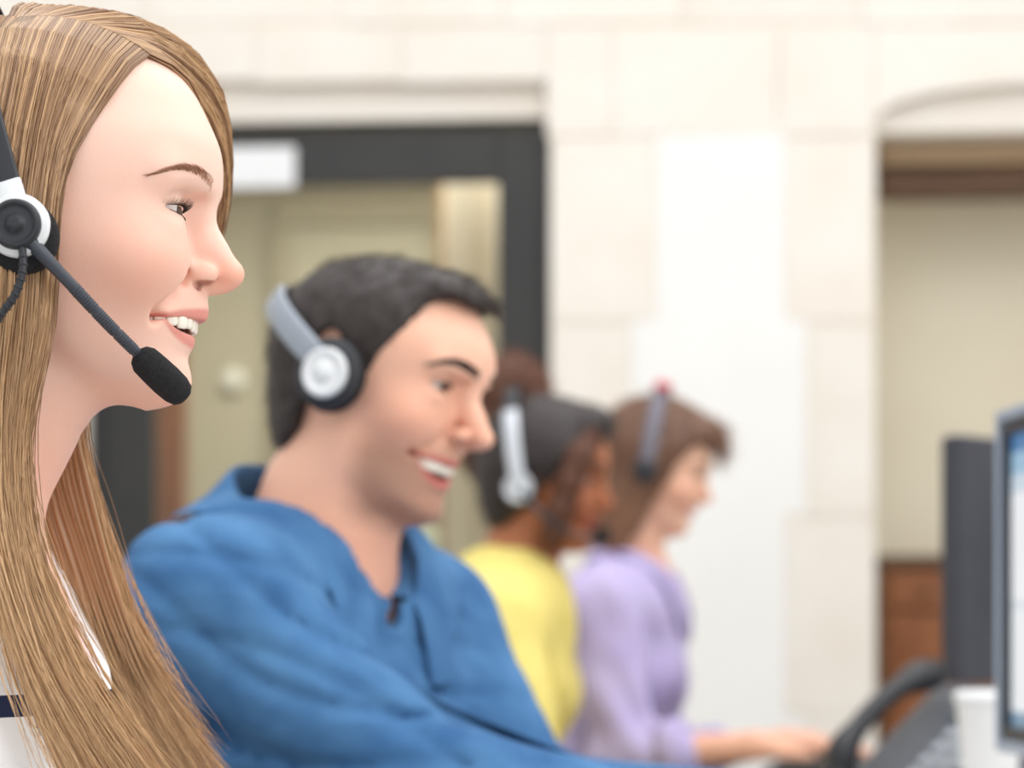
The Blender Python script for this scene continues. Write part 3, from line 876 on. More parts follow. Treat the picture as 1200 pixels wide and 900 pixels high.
# ------------------------------------------------------------------ desk and what stands on it
DA = np.array([0.20, 0.98, 0]) / np.linalg.norm([0.20, 0.98]); DB = np.array([DA[1], -DA[0], 0]); DTOP = 0.74
desk_o = np.array([0.62, 3.0, 0.0])
desk = empty('desk', desk_o, 'long shared office desk running past the row of workers', 'desk')
RD = np.stack([DB, DA, WZ], 1)
M_desk = noisy('pale_grey_laminate', srgb(206, 204, 200), srgb(198, 196, 192), 20, 0.45)
M_dleg = mat('grey_metal', srgb(120, 122, 126), 0.4, 0.6)
mb = MB(); mb.box(desk_o + [0, 0, DTOP - 0.014], (0.80, 3.7, 0.028), RD); mb.build('desk_top', M_desk, desk, bevel=0.004)
for sx in (-1, 1):
    for sy in (-1, 0, 1):
        mb = MB(); mb.box(desk_o + RD @ [sx*0.34, sy*1.7, 0] + [0, 0, 0.356], (0.06, 0.06, 0.712), RD); mb.build('leg', M_dleg, desk, bevel=0.004)

M_mon = noisy('charcoal_plastic', srgb(62, 64, 74), srgb(56, 58, 68), 30, 0.45)
M_bez = mat('dark_bezel', srgb(44, 52, 62), 0.35)
M_rim = mat('silver_rim', srgb(172, 188, 210), 0.35, 0.3)
M_stand = mat('grey_stand', srgb(120, 128, 140), 0.35, 0.4)
def screen_mat():
    m = bpy.data.materials.new('lit_screen'); m.use_nodes = True; N, L, b = nodes(m)
    tc = N.new('ShaderNodeTexCoord'); mp = N.new('ShaderNodeMapping'); mp.inputs['Scale'].default_value = (1, 1, 1)
    L.new(tc.outputs['Generated'], mp.inputs[0])
    s = N.new('ShaderNodeSeparateXYZ'); L.new(mp.outputs[0], s.inputs[0])
    r = N.new('ShaderNodeValToRGB'); r.color_ramp.interpolation = 'CONSTANT'
    cr = r.color_ramp
    cr.elements[0].position = 0.0; cr.elements[0].color = srgb(120, 150, 175)
    cr.elements[1].position = 0.05; cr.elements[1].color = srgb(232, 236, 240)
    for p_, c_ in ((0.40, srgb(214, 222, 230)), (0.43, srgb(236, 238, 242)), (0.80, srgb(200, 214, 226)), (0.86, srgb(150, 186, 212)), (0.94, srgb(70, 120, 170))):
        q = cr.elements.new(p_); q.color = c_
    L.new(s.outputs[2], r.inputs[0])
    L.new(r.outputs[0], b.inputs['Emission Color']); b.inputs['Emission Strength'].default_value = 0.85
    b.inputs['Base Color'].default_value = (0.02, 0.02, 0.02, 1); b.inputs['Roughness'].default_value = 0.3
    return m
def monitor(label, far, near, ztop, zbot, screen, group='office monitors'):
    """far/near: plan positions of the two vertical edges; the screen faces the left side of that line"""
    far = np.array([far[0], far[1], 0]); near = np.array([near[0], near[1], 0])
    ex = unit(near - far); n = np.cross(WZ, ex); w = np.linalg.norm(near - far)      # n: behind or front
    if n[0] > 0: n = -n
    R = np.stack([ex, -n, WZ], 1); c = (far + near) / 2 + [0, 0, (ztop + zbot) / 2]; h = ztop - zbot
    base = np.array([c[0], c[1], DTOP]) - n * 0.06
    e = empty('monitor', base, label, 'monitor', group)
    t = 0.015
    mb = MB(); mb.box(c - n*0.022, (w - 0.02, 0.035, h - 0.02), R); mb.build('back_shell', M_mon, e, bevel=0.012, seg=3)
    mb = MB(); mb.box(c - n*0.05, (w*0.55, 0.05, h*0.55), R); mb.build('back_housing', M_mon, e, bevel=0.016, seg=3)
    fm = MB()
    for cc, ss in (((0, 0, h/2 - t/2), (w, 0.03, t)), ((0, 0, -h/2 + t/2), (w, 0.03, t)), ((-w/2 + t/2, 0, 0), (t, 0.03, h)), ((w/2 - t/2, 0, 0), (t, 0.03, h))):
        fm.box(c + R @ np.array(cc), ss, R)
    bz = fm.build('bezel', M_bez, e, bevel=0.003)
    rm = MB()
    for cc, ss in (((0, 0, h/2 + 0.006), (w + 0.024, 0.036, 0.012)), ((0, 0, -h/2 - 0.006), (w + 0.024, 0.036, 0.012)), ((-w/2 - 0.006, 0, 0), (0.012, 0.036, h)), ((w/2 + 0.006, 0, 0), (0.012, 0.036, h))):
        rm.box(c + R @ np.array(cc), ss, R)
    rm.build('rim', M_rim, bz, bevel=0.002)
    sc = MB(); sc.box((0, 0, 0), (w - 2*t, 0.006, h - 2*t))
    so = sc.build('screen', screen, e)
    M = Matrix.Identity(4)
    for i in range(3):
        for j in range(3): M[i][j] = R[i][j]
    M.translation = Vector(c + n * 0.004)
    so.matrix_basis = M; WORLD_M[so.name] = M.copy()
    st = MB(); st.box(base + np.array([0, 0, (c[2] - DTOP) / 2]) - n*0.03, (0.09, 0.03, c[2] - DTOP), R); st.build('stand_neck', M_stand, e, bevel=0.008)
    ft = MB(); ft.lathe([(0.13, 0), (0.13, 0.008), (0.12, 0.014), (0.03, 0.02)], base - n*0.02, WZ, 40); ft.build('stand_foot', M_stand, e, smooth=True)
    return e
M_off = mat('dark_screen', srgb(30, 32, 38), 0.15)
fa, ne = at(1189, 0, 2.52), at(1353, 0, 2.06)
monitor('monitor with lit white screen and silver rim, at the right edge of the picture', fa[:2], ne[:2], 1.192, 0.862, screen_mat())
a_, b_ = at(1113, 0, 3.28), at(1426, 0, 3.78)
def monitor_back():
    far = np.array([a_[0], a_[1], 0]); near = np.array([b_[0], b_[1], 0]); near = far + unit(near - far) * 0.52
    return far, near
fa2, ne2 = monitor_back()
def back_monitor():
    """monitor of the opposite desk, its dark back towards us"""
    ex = unit(ne2 - fa2); n = np.cross(ex, WZ)          # towards the camera side = back of this monitor
    if n[1] > 0: n = -n
    zt, zb_ = 1.240, 0.902; h = zt - zb_; w = 0.52
    R = np.stack([ex, -n, WZ], 1) @ rot(0, 0, 0); c = (fa2 + ne2)/2 + [0, 0, (zt + zb_)/2]
    base = np.array([c[0], c[1], DTOP])
    e = empty('monitor', base, 'dark monitor seen from its back, behind the lit one', 'monitor', 'office monitors')
    mb = MB(); mb.box(c, (w, 0.035, h), R); mb.build('back_shell', M_mon, e, bevel=0.008, seg=3)
    mb = MB(); mb.box(c + n*0.03, (w*0.5, 0.05, h*0.5), R); mb.build('back_housing', M_mon, e, bevel=0.016, seg=3)
    mb = MB(); mb.box(c - n*0.0185, (w - 0.03, 0.004, h - 0.03), R); mb.build('screen', M_off, e)
    mb = MB(); mb.box(base + np.array([0, 0, (c[2] - DTOP)/2]) + n*0.05, (0.09, 0.03, c[2] - DTOP), R); mb.build('stand_neck', M_stand, e, bevel=0.008)
    mb = MB(); mb.lathe([(0.12, 0), (0.12, 0.008), (0.11, 0.014), (0.03, 0.02)], base + n*0.03, WZ, 40); mb.build('stand_foot', M_stand, e, smooth=True)
back_monitor()

# desk telephone
M_ph = noisy('grey_phone_plastic', srgb(84, 89, 98), srgb(76, 81, 90), 30, 0.4)
M_phd = mat('black_phone_plastic', srgb(34, 36, 42), 0.35)
M_btn = mat('pale_grey_button', srgb(172, 178, 186), 0.4)
ph_c = at(1112, 0, 3.08); ph_c[2] = DTOP
ph = empty('telephone', ph_c, 'grey desk telephone with a black handset beside the monitors', 'telephone')
RPh = rot(-30, 0, 0)
pf = Frame(RPh, ph_c)
def ptube(mb, pts, r, **k): return mb.tube(pf.w(spline(pts, 24)), r, **k)
mb = MB(); mb.prism([(-0.10, 0), (0.09, 0), (0.09, 0.158), (0.072, 0.164), (-0.10, 0.03)], pf.w((0, 0.11, 0)), RPh[:, 0], RPh[:, 2], -RPh[:, 1], 0.22); mb.build('base', M_ph, ph, bevel=0.008, seg=3)
sl = math.atan2(0.134, 0.172); RS = RPh @ rot(0, -math.degrees(sl), 0)
def onface(u, y, h): return pf.w((-0.10 + math.cos(sl)*u - math.sin(sl)*h, y, 0.03 + math.sin(sl)*u + math.cos(sl)*h))
for i in range(4):
    for j in range(3):
        mb = MB(); mb.box(onface(0.035 + i*0.026, -0.078 + j*0.028, 0.004), (0.017, 0.02, 0.01), RS); mb.build('button', M_btn, ph, bevel=0.003)
mb = MB(); mb.box(onface(0.175, -0.045, 0.004), (0.05, 0.11, 0.01), RS); mb.build('display', mat('lcd_green', srgb(150, 165, 150), 0.2), ph, bevel=0.003)
hs = MB()
hp = [onface(u, 0.072, h + 0.012) for u, h in ((0.0, 0.018), (0.02, 0.036), (0.07, 0.046), (0.12, 0.046), (0.17, 0.036), (0.20, 0.020))]
hs.tube(spline(hp, 30), np.interp(np.linspace(0, 1, 30), [0, .12, .3, .7, .88, 1], [0.020, 0.022, 0.014, 0.014, 0.022, 0.020]), 18)
hs.build('handset', M_phd, ph, smooth=True)
tt = np.linspace(0, 1, 220)
coil = np.stack([-0.09 - 0.06*np.sin(tt*3.1) + 0.006*np.cos(tt*150), 0.072 + 0.04*np.sin(tt*3.1), 0.030 + 0.006*np.sin(tt*150) - 0.022*np.sin(tt*3.1)], 1)
mb = MB(); mb.tube(pf.w(coil), 0.0018, 6); mb.build('coiled_cord', M_phd, ph, smooth=True)
# paper cup
cp = at(1160, 0, 2.86); cp[2] = DTOP
cup = empty('paper_cup', cp, 'white paper cup between the telephone and the lit monitor', 'cup')
mb = MB(); mb.lathe([(0.026, 0), (0.028, 0.004), (0.039, 0.150), (0.041, 0.153), (0.041, 0.157), (0.038, 0.157), (0.026, 0.01)], cp, WZ, 40); mb.build('body', M_white, cup, smooth=True)
mb = MB(); mb.lathe([(0.042, 0.150), (0.043, 0.158), (0.038, 0.164), (0.034, 0.162)], cp, WZ, 40); mb.build('lid', M_white, cup, smooth=True)
# keyboard under the far woman's hand
kb_c = at(965, 0, 3.93); kb_c[2] = DTOP + 0.001
kb = empty('keyboard', kb_c, 'black keyboard under the hand of the woman in lilac', 'keyboard')
RK = np.stack([DB, DA, WZ], 1)
mb = MB(); mb.box(kb_c + [0, 0, 0.009], (0.16, 0.44, 0.018), RK); mb.build('case', M_phd, kb, bevel=0.004)
for i in range(5):
    for j in range(14):
        mb = MB(); mb.box(kb_c + RK @ [-0.056 + i*0.028, -0.195 + j*0.030, 0] + [0, 0, 0.021], (0.022, 0.024, 0.008), RK); mb.build('key', M_phd, kb)

# ------------------------------------------------------------------ people: shared body builder
def hand_ops(G, wrist, fdir, palm_n, side, s=1.0, curl=0.25, k=0.006):
    """wrist point, finger direction, palm normal (pointing out of the palm), side: +1 thumb on +cross side"""
    f = unit(fdir); nrm = unit(np.asarray(palm_n) - f * (np.asarray(palm_n) @ f)); a = np.cross(nrm, f) * side
    mm = 1e-3 * s
    W = np.asarray(wrist, float)
    fr = Frame(np.stack([f, a, -nrm], 1), W)
    G.ell((46*mm, 0, 0), (46*mm, 38*mm, 13*mm), 0.012, fr=fr)
    G.cone((0, 0, 0), (40*mm, 0, 0), 24*mm, 22*mm, 0.01, fr=fr)
    for i, (y, ln) in enumerate(((25, 70), (8.5, 78), (-8.5, 72), (-25, 56))):
        b = np.array([84 - abs(y)*0.18, y, 2.0]) * mm
        dirv = np.array([1, y*0.004, 0.0]); ang = 0.0; p0 = b; pts = [b - np.array([22, y*0.1, 0])*mm, b]; rr = [8.5*mm, 9.2*mm]
        for j, fraction in enumerate((0.46, 0.30, 0.24)):
            ang -= curl * (1 + 0.4*j)
            v = np.array([math.cos(ang), y*0.004, math.sin(ang)])
            p0 = p0 + v * ln * fraction * mm
            pts.append(p0); rr.append((8.6 - j*0.7)*mm)
        G.chain(pts, rr, 0.0025, 0.004, fr=fr)
    pts = np.array([(14, 22, -2), (38, 44, -8), (62, 54, -12), (84, 56, -15)], float) * mm
    G.chain(list(pts), [13*mm, 10.5*mm, 9*mm, 7.5*mm], 0.006, 0.005, fr=fr)

class Body:
    """joints in world space; torso frame at the neck base"""
    def __init__(s, nb, Rc, sh, el, wr, scale=1.0, female=True, hip=None):
        s.nb = np.array(nb, float); s.Rc = Rc; s.sh = [np.array(a, float) for a in sh]
        s.el = [np.array(a, float) for a in el]; s.wr = [np.array(a, float) for a in wr]
        s.k = scale; s.female = female; s.ar = 1.0
        s.tf = Frame(Rc, s.nb, scale)
        s.hip = np.array(hip, float) if hip is not None else s.tf.w((-0.03, 0, -0.52))
    def torso(s, G, t=0.0, bust=1.0):
        f, k = s.tf, 0.05
        G.ell((-0.005, 0, -0.155), (0.105 + t, 0.150 + t, 0.185 + t), fr=f)
        G.ell((-0.02, 0, -0.09), (0.095 + t, 0.165 + t, 0.09 + t), k, fr=f)
        if s.female:
            for q in (-1, 1): G.ell((0.062*bust, q*0.07, -0.195), (0.046 + t, 0.06 + t, 0.058 + t), 0.05, fr=f)
        else:
            for q in (-1, 1): G.ell((0.065, q*0.075, -0.15), (0.05 + t, 0.08 + t, 0.07 + t), 0.05, fr=f)
        mid = (s.nb + f.w((0, 0, -0.30)) - s.nb) * 0.5 + s.hip * 0.5
        a = f.w((0.0, 0, -0.26)); 
        ax_ = unit(a - s.hip); R = np.stack([unit(np.cross(s.Rc[:, 1], ax_)), s.Rc[:, 1], ax_], 1)
        fm = Frame(R, (a + s.hip) / 2, s.k)
        G.ell((0, 0, 0), (0.105 + t, 0.145 + t, 0.22 + t), 0.06, fr=fm)
        fh = Frame(R, s.hip, s.k)
        G.ell((-0.01, 0, 0.0), (0.125 + t, 0.175 + t, 0.13 + t), 0.06, fr=fh)
        for q in (0, 1):
            G.cone(s.nb + np.array([0, 0, -0.02]), s.sh[q], 0.048*s.k*s.ar + t, 0.054*s.k*s.ar + t, 0.045)
    def arms(s, G, t=0.0, upto=1.0, which=(0, 1), k=0.03):
        for q in which:
            a, b, c = s.sh[q], s.el[q], s.wr[q]
            G.cone(a, b, 0.054*s.k*s.ar + t, 0.043*s.k*s.ar + t, k)
            c2 = b + (c - b) * upto
            G.cone(b, c2, 0.043*s.k + t, (0.043 + (0.028 - 0.043)*upto)*s.k + t, 0.02)

def hair_cap(G, fr, poly, thick, extra=(), k=0.008, noise=None, crown=80):
    """hair volume: inflated skull cut by a hairline polygon in the side view (x, z in mm)"""
    m = 1e-3
    G.ell((5*m, 0, (38 - (80 - crown)*0.35)*m), (90*m + thick, 72*m + thick, (80 - (80 - crown)*0.65)*m + thick), fr=fr)
    G.ell((-28*m, 0, 18*m), (64*m + thick, 68*m + thick, 70*m + thick), 0.02, fr=fr)
    G.ell((-30*m, 0, -30*m), (50*m + thick, 56*m + thick, 60*m + thick), 0.02, fr=fr)
    for c, r, kk in extra:
        G.ell(np.array(c)*m, np.array(r)*m, kk, fr=fr)
    pl = np.array(poly, float) * m
    def cut(x, y, z): return poly_sdf(x + 0*y, z + 0*y, pl)
    G.op(cut, (-0.2, -0.13, -0.2), (0.2, 0.13, 0.2), k, 'and', fr=fr)
    if noise is not None: G.op(noise, (-0.2, -0.15, -0.25), (0.2, 0.15, 0.2), 0, 'disp', fr=fr)

def fuzz(name, V, Fq, n, length, comb, rad, mt, parent, lift=0.35, K=5, spread=0.4, curl=0.0, keep=None):
    """short hairs growing from a hair volume, combed along comb(p)->dir"""
    a, b, c = V[Fq[:, 0]], V[Fq[:, 1]], V[Fq[:, 2]]
    nr = np.cross(b - a, V[Fq[:, 3]] - a); ar = np.linalg.norm(nr, axis=1)
    nr /= ar[:, None] + 1e-12
    if keep is not None:
        ar = ar * keep((a + c) / 2)
    i = rng.choice(len(Fq), n, p=ar / ar.sum())
    u = rng.random((n, 1)); w = rng.random((n, 1))
    P0 = a[i] + u * (b[i] - a[i]) + w * (V[Fq[i, 3]] - a[i]); N = nr[i]
    D = comb(P0); D = D - N * (D * N).sum(1)[:, None]
    D = D / (np.linalg.norm(D, axis=1)[:, None] + 1e-9) + rng.normal(0, spread, (n, 3)) * 0.5 + N * lift * rng.uniform(.3, 1.2, (n, 1))
    D /= np.linalg.norm(D, axis=1)[:, None]
    ln = length * rng.uniform(.5, 1.15, (n, 1, 1))
    t = np.linspace(0, 1, K)[None, :, None]
    P = (P0 - N * 0.002)[:, None, :] + D[:, None, :] * ln * t - N[:, None, :] * ln * t**2 * lift * 0.5
    if curl:
        ph = rng.random((n, 1, 1)) * 6.28
        s1 = np.cross(D, N)[:, None, :]
        P = P + curl * (np.sin(ph + t * 14) * s1 + np.cos(ph + t * 14) * N[:, None, :]) * t
    return strands(name, P, rad, mt, parent, rng.random(n))

# ------------------------------------------------------------------ the woman in front
WD = 1.36
WF = Frame(rot(0, 0, 0), at(54, 265, WD))
w_person = empty('person', (WF.O[0] - 0.08, WD, 0), 'woman with long straight blonde hair and a navy striped white top, nearest on the left', 'person')
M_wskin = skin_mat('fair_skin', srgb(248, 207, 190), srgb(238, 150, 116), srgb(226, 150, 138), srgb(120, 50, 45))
NBw = WF.w((-0.062, 0, -0.185))
RcW = rot(6, 4, 0)
tfw = Frame(RcW, NBw)
bw = Body(NBw, RcW, [tfw.w((-0.02, -0.165, -0.055)), tfw.w((-0.02, 0.165, -0.055))],
          [tfw.w((0.06, -0.215, -0.29)), tfw.w((0.06, 0.215, -0.29))],
          [tfw.w((0.28, -0.17, -0.215)), tfw.w((0.28, 0.17, -0.215))], 0.95, True)

def build_woman():
    ox, oy, oz = WF.O
    G = Grid(axis((ox-0.30, ox-0.10, 0.010), (ox-0.10, ox+0.050, 0.0025), (ox+0.050, ox+0.118, 0.0011), (ox+0.118, ox+0.45, 0.008)),
             axis((oy-0.28, oy-0.085, 0.009), (oy-0.085, oy+0.06, 0.0013), (oy+0.06, oy+0.085, 0.0025), (oy+0.085, oy+0.28, 0.009)),
             axis((oz-0.80, oz-0.125, 0.008), (oz-0.125, oz-0.108, 0.0025), (oz-0.108, oz+0.045, 0.0011), (oz+0.045, oz+0.125, 0.0025)))
    bw.torso(G, -0.004); bw.arms(G, -0.004)
    p = add_head(G, WF, {'ear': False, 'mzl': -61.5, 'crown': 75})
    G.chain([WF.w((-0.006, 0, -0.055)), WF.w((-0.034, 0, -0.108)), NBw + np.array([-0.012, 0, 0.0])], [0.047, 0.044, 0.055], 0.022, 0.03)
    for q in (0, 1):
        hand_ops(G, bw.wr[q], bw.Rc[:, 0], (0, 0, -1), 1 if q == 0 else -1, 0.92)
    V, F = G.mesh(); V = relax(V, F, 1, 0.4)
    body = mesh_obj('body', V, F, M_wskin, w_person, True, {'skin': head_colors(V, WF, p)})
    bvh = BVHTree.FromPolygons([tuple(v) for v in V], [tuple(f) for f in F])
    M_lash = mat('dark_lash', srgb(40, 26, 20), 0.5)
    add_eyes(WF, p, eye_mat('brown_iris', (0.10, 0.05, 0.03, 1)), body, (1, 0.0, -0.06), M_lash, 0.0062, 60)
    add_brows(WF, p, hair_mat('brow_hair', srgb(136, 94, 66), srgb(190, 140, 104)), body, bvh,
              [(92, 18, 19.0, 3.2), (86, 27, 22.6, 2.5), (77, 38, 24.2, 1.7), (69, 46, 22.0, 0.9), (63, 52, 18.5, 0.4)], n=300, length=6.5, r=0.00011)
    add_teeth(WF, p, mat('tooth_enamel', srgb(250, 244, 232), 0.22), body)
    return p
pw = build_woman()

# ---- woman in front: hair, top, headset
def wg(lst):
    return np.array([WF.loc(at(a, b, WD + y*1e-3)) for a, b, y in lst])
NEAR = [[(166,76,-26),(138,100,-46),(112,140,-60),(86,180,-70),(72,226,-76),(68,275,-78),(66,330,-80),(58,400,-82),(42,470,-84),(33,520,-86),(33,570,-90),(45,640,-95),(75,720,-100),(115,800,-104),(190,905,-108),(235,960,-110)],
        [(100,42,-28),(75,90,-58),(55,150,-76),(45,210,-84),(38,270,-88),(36,340,-88),(30,410,-88),(20,480,-90),(15,540,-92),(18,600,-96),(32,680,-101),(60,760,-106),(100,840,-110),(150,920,-112),(180,960,-112)],
        [(55,32,-24),(32,90,-62),(18,150,-80),(10,210,-88),(5,270,-92),(3,340,-92),(-2,410,-92),(-8,480,-93),(-10,540,-95),(-4,610,-99),(12,690,-104),(38,780,-110),(75,860,-113),(115,930,-115),(140,970,-115)],
        [(10,22,-20),(-10,90,-62),(-20,150,-80),(-28,210,-90),(-32,270,-94),(-35,340,-94),(-38,410,-94),(-42,480,-95),(-42,550,-98),(-30,630,-103),(0,720,-108),(32,810,-113),(66,890,-116),(98,960,-118),(108,985,-118)]]
BACK = [[(10,22,-20),(-14,90,-60),(-30,150,-78),(-40,210,-86),(-46,270,-88),(-50,340,-88),(-56,410,-86),(-70,480,-84),(-90,550,-84),(-110,630,-86),(-125,720,-86),(-130,810,-84),(-130,890,-80),(-128,940,-78)],
        [(-60,20,-8),(-90,80,-48),(-108,150,-66),(-118,210,-72),(-125,270,-74),(-130,340,-74),(-140,410,-72),(-152,480,-70),(-165,550,-70),(-175,630,-70),(-180,720,-68),(-180,810,-64),(-178,890,-60),(-175,940,-58)],
        [(-90,45,0),(-128,100,-20),(-142,160,-30),(-150,220,-34),(-155,280,-34),(-160,350,-34),(-168,420,-32),(-178,490,-30),(-188,560,-30),(-195,640,-28),(-198,730,-26),(-196,820,-24),(-192,900,-20),(-190,950,-20)],
        [(-60,20,8),(-110,90,50),(-125,160,66),(-132,220,70),(-138,280,72),(-142,350,70),(-150,420,66),(-160,490,62),(-172,560,60),(-182,640,58),(-186,730,56),(-184,820,54),(-180,900,50),(-178,950,50)]]
FAR = [[(162,78,-28),(190,88,-16),(210,106,0),(227,130,16),(240,160,30),(251,194,40),(254,232,50),(248,270,62),(230,320,74),(190,370,82),(130,430,84),(92,490,80),(100,532,76),(116,590,74),(132,650,74),(150,710,76),(174,770,78),(206,830,80),(240,890,82),(268,935,84)],
       [(100,42,-28),(150,30,-5),(193,46,18),(227,71,36),(250,107,52),(258,165,62),(257,215,70),(245,265,78),(222,320,86),(175,375,88),(110,435,88),(70,495,84),(72,548,80),(86,600,78),(108,660,78),(128,720,80),(152,780,82),(182,850,84),(212,910,86),(238,960,88)],
       [(55,32,-24),(90,15,5),(130,22,35),(168,46,60),(190,105,76),(200,160,84),(198,220,90),(185,280,92),(165,340,92),(125,400,92),(85,455,90),(56,510,86),(52,560,82),(62,610,80),(84,670,80),(102,730,82),(125,790,84),(152,860,86),(178,920,88),(200,970,90)],
       [(10,22,-20),(20,8,15),(40,22,50),(60,70,76),(75,130,88),(80,190,92),(78,250,94),(70,310,94),(60,370,94),(50,430,92),(42,490,90),(38,550,86),(45,610,84),(60,670,84),(78,730,86),(100,790,88),(128,860,90),(150,920,92),(168,975,92)]]

def push_out(P, t):
    """keep hair outside the skull (local coordinates, metres)"""
    for c, r in (((0.005, 0, 0.03625), (0.090, 0.072, 0.07675)), ((-0.028, 0, 0.018), (0.064, 0.068, 0.070))):
        c = np.array(c); r = np.array(r) + t
        q = np.sqrt((((P - c) / r)**2).sum(-1, keepdims=True))
        P = np.where(q < 1, c + (P - c) / np.maximum(q, 0.05), P)
    return P

def sheet(guides, U, K):
    """guide curves -> points (len(U), K, 3), spline between guides"""
    C = np.array([spline(wg(g), K) for g in guides])            # (g,K,3)
    g = len(C); u = np.clip(np.asarray(U), 0, 1) * (g - 1)
    i = np.clip(u.astype(int), 0, g - 2); f = (u - i)[:, None, None]
    M = np.gradient(C, axis=0)
    return ((2*f**3 - 3*f**2 + 1)*C[i] + (f**3 - 2*f**2 + f)*M[i] + (-2*f**3 + 3*f**2)*C[i+1] + (f**3 - f**2)*M[i+1])

def smooth_noise(n, k, seed):
    r = np.random.default_rng(seed); a = r.random(n + 8); x = np.linspace(0, n, k)
    return np.interp(x, np.arange(n + 8), a)

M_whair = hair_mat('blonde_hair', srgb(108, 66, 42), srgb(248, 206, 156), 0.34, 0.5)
def hair_sheet(guides, n, K, name, parent, seed, thick=0.006, spread=0.0022, flip=0.0, inner=0.15, cutv=0.13):
    r = np.random.default_rng(seed)
    U = r.random(n)
    # locks: strands gather towards lock centres along their length
    nl = 46; lock = np.floor(U * nl); cen = (lock + 0.5 + r.normal(0, .12, nl)[lock.astype(int) % nl]) / nl
    P0 = sheet(guides, U, K); P1 = sheet(guides, np.clip(cen, 0, 1), K)
    v = np.linspace(0, 1, K)[None, :, None]
    cl = 0.25 + 0.35 * v
    P = P0 * (1 - cl) + P1 * cl
    # outward direction: away from a vertical core line
    core = np.array([0.0, 0.0, 0.02]); D = P - core; D[..., 2] *= np.clip((P[..., 2] + 0.02) / 0.08, 0, 1)
    D /= np.linalg.norm(D, axis=2, keepdims=True) + 1e-9
    sgn = np.where(r.random((n, 1, 1)) < inner, -1.0 * np.clip(v*6 - 2.4, 0, 1) + np.clip(3.4 - v*6, 0, 1) * 0.3, 1.0)
    w = sgn * r.random((n, 1, 1))**1.5 * thick * (0.35 + 0.65*np.sin(np.pi*np.clip(v*1.1, 0, 1)))
    lockw = r.random(nl)[lock.astype(int)][:, None, None] * 0.004 * np.clip(v*3, 0, 1)
    P = P + D * (w + lockw)
    ph = r.random((n, 1, 1))*6.28; fq = r.uniform(2, 6, (n, 1, 1))
    P = P + spread * np.clip(v*1.6, 0, 1) * np.stack([np.sin(ph + fq*v*6.28), 0.7*np.cos(ph*1.7 + fq*v*6.28), 0*v*ph], -1).reshape(n, K, 3) * (0.4 + 0.6*v) 
    fly = (r.random((n, 1, 1)) < 0.10) * r.normal(0, 1, (n, 1, 3)) * 0.007 * v**2
    P = P + fly
    P = push_out(P, 0.0035)
    # uneven ends
    cut = 1 - cutv * r.random((n, 1, 1))**1.2
    tt = np.linspace(0, 1, K)[None, :, None] * cut * (K - 1)
    i = np.clip(tt.astype(int), 0, K - 2); f = tt - i
    P = np.take_along_axis(P, np.broadcast_to(i, (n, K, 3)), 1) * (1 - f) + np.take_along_axis(P, np.broadcast_to(i + 1, (n, K, 3)), 1) * f
    if flip: 
        e = np.clip((np.linspace(0, 1, K)[None, :, None] - 0.86) / 0.14, 0, 1)**2
        P = P + e * np.concatenate([flip * r.uniform(-.2, 1.3, (n, 1, 1)), 0*cut, flip*0.5*r.random((n, 1, 1))], 2)
    ln = r.random(nl)[lock.astype(int)]
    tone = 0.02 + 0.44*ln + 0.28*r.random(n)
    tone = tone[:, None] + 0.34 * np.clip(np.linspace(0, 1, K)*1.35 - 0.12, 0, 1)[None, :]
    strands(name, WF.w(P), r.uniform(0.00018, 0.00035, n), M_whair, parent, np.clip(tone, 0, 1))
    # the mass of hair beneath
    m = 90
    S = push_out(sheet(guides, np.linspace(0, 1, m), K), 0.0026)
    S2 = S.copy(); D = S - core; D[..., 2] *= np.clip((S[..., 2] + 0.02)/0.08, 0, 1); D /= np.linalg.norm(D, axis=2, keepdims=True)
    S2 = S - D * 0.010 * np.clip(np.linspace(0, 1, K)*4, 0.1, 1)[None, :, None]
    S2 = push_out(S2, 0.0005)
    kk = K
    endf = 0.72 + 0.16*smooth_noise(45, m, seed + 9)
    tq = np.linspace(0, 1, K)[None, :] * endf[:, None] * (K - 1); iq = np.clip(tq.astype(int), 0, K - 2); fq_ = (tq - iq)[..., None]
    rs = lambda A: np.take_along_axis(A, np.repeat(iq[..., None], 3, 2), 1)*(1 - fq_) + np.take_along_axis(A, np.repeat(iq[..., None] + 1, 3, 2), 1)*fq_
    S, S2 = rs(S), rs(S2)
    mid = (S + S2)/2; pin = np.clip((np.linspace(0, 1, K) - 0.7)/0.3, 0, 1)[None, :, None]
    S, S2 = S*(1 - pin) + mid*pin, S2*(1 - pin) + mid*pin
    V = np.concatenate([S.reshape(-1, 3), S2.reshape(-1, 3)])
    i, j = np.meshgrid(np.arange(m - 1), np.arange(kk - 1), indexing='ij')
    a = i*kk + j; F1 = np.stack([a, a + kk, a + kk + 1, a + 1], -1).reshape(-1, 4); o = m*kk
    F2 = F1[:, ::-1] + o
    ed = []
    for ring in ([(i_*kk) for i_ in range(m)], [(i_*kk + kk - 1) for i_ in range(m)], list(range(kk)), list(range((m-1)*kk, m*kk))):
        ring = np.array(ring); ed.append(np.stack([ring[:-1], ring[1:], ring[1:] + o, ring[:-1] + o], 1))
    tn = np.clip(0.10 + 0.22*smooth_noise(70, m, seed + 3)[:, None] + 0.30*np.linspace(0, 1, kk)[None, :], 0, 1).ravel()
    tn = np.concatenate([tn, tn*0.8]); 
    mesh_obj(name, WF.w(V), [F1, F2] + ed, M_whair, parent, True, {'tone': np.stack([tn]*3, 1)})

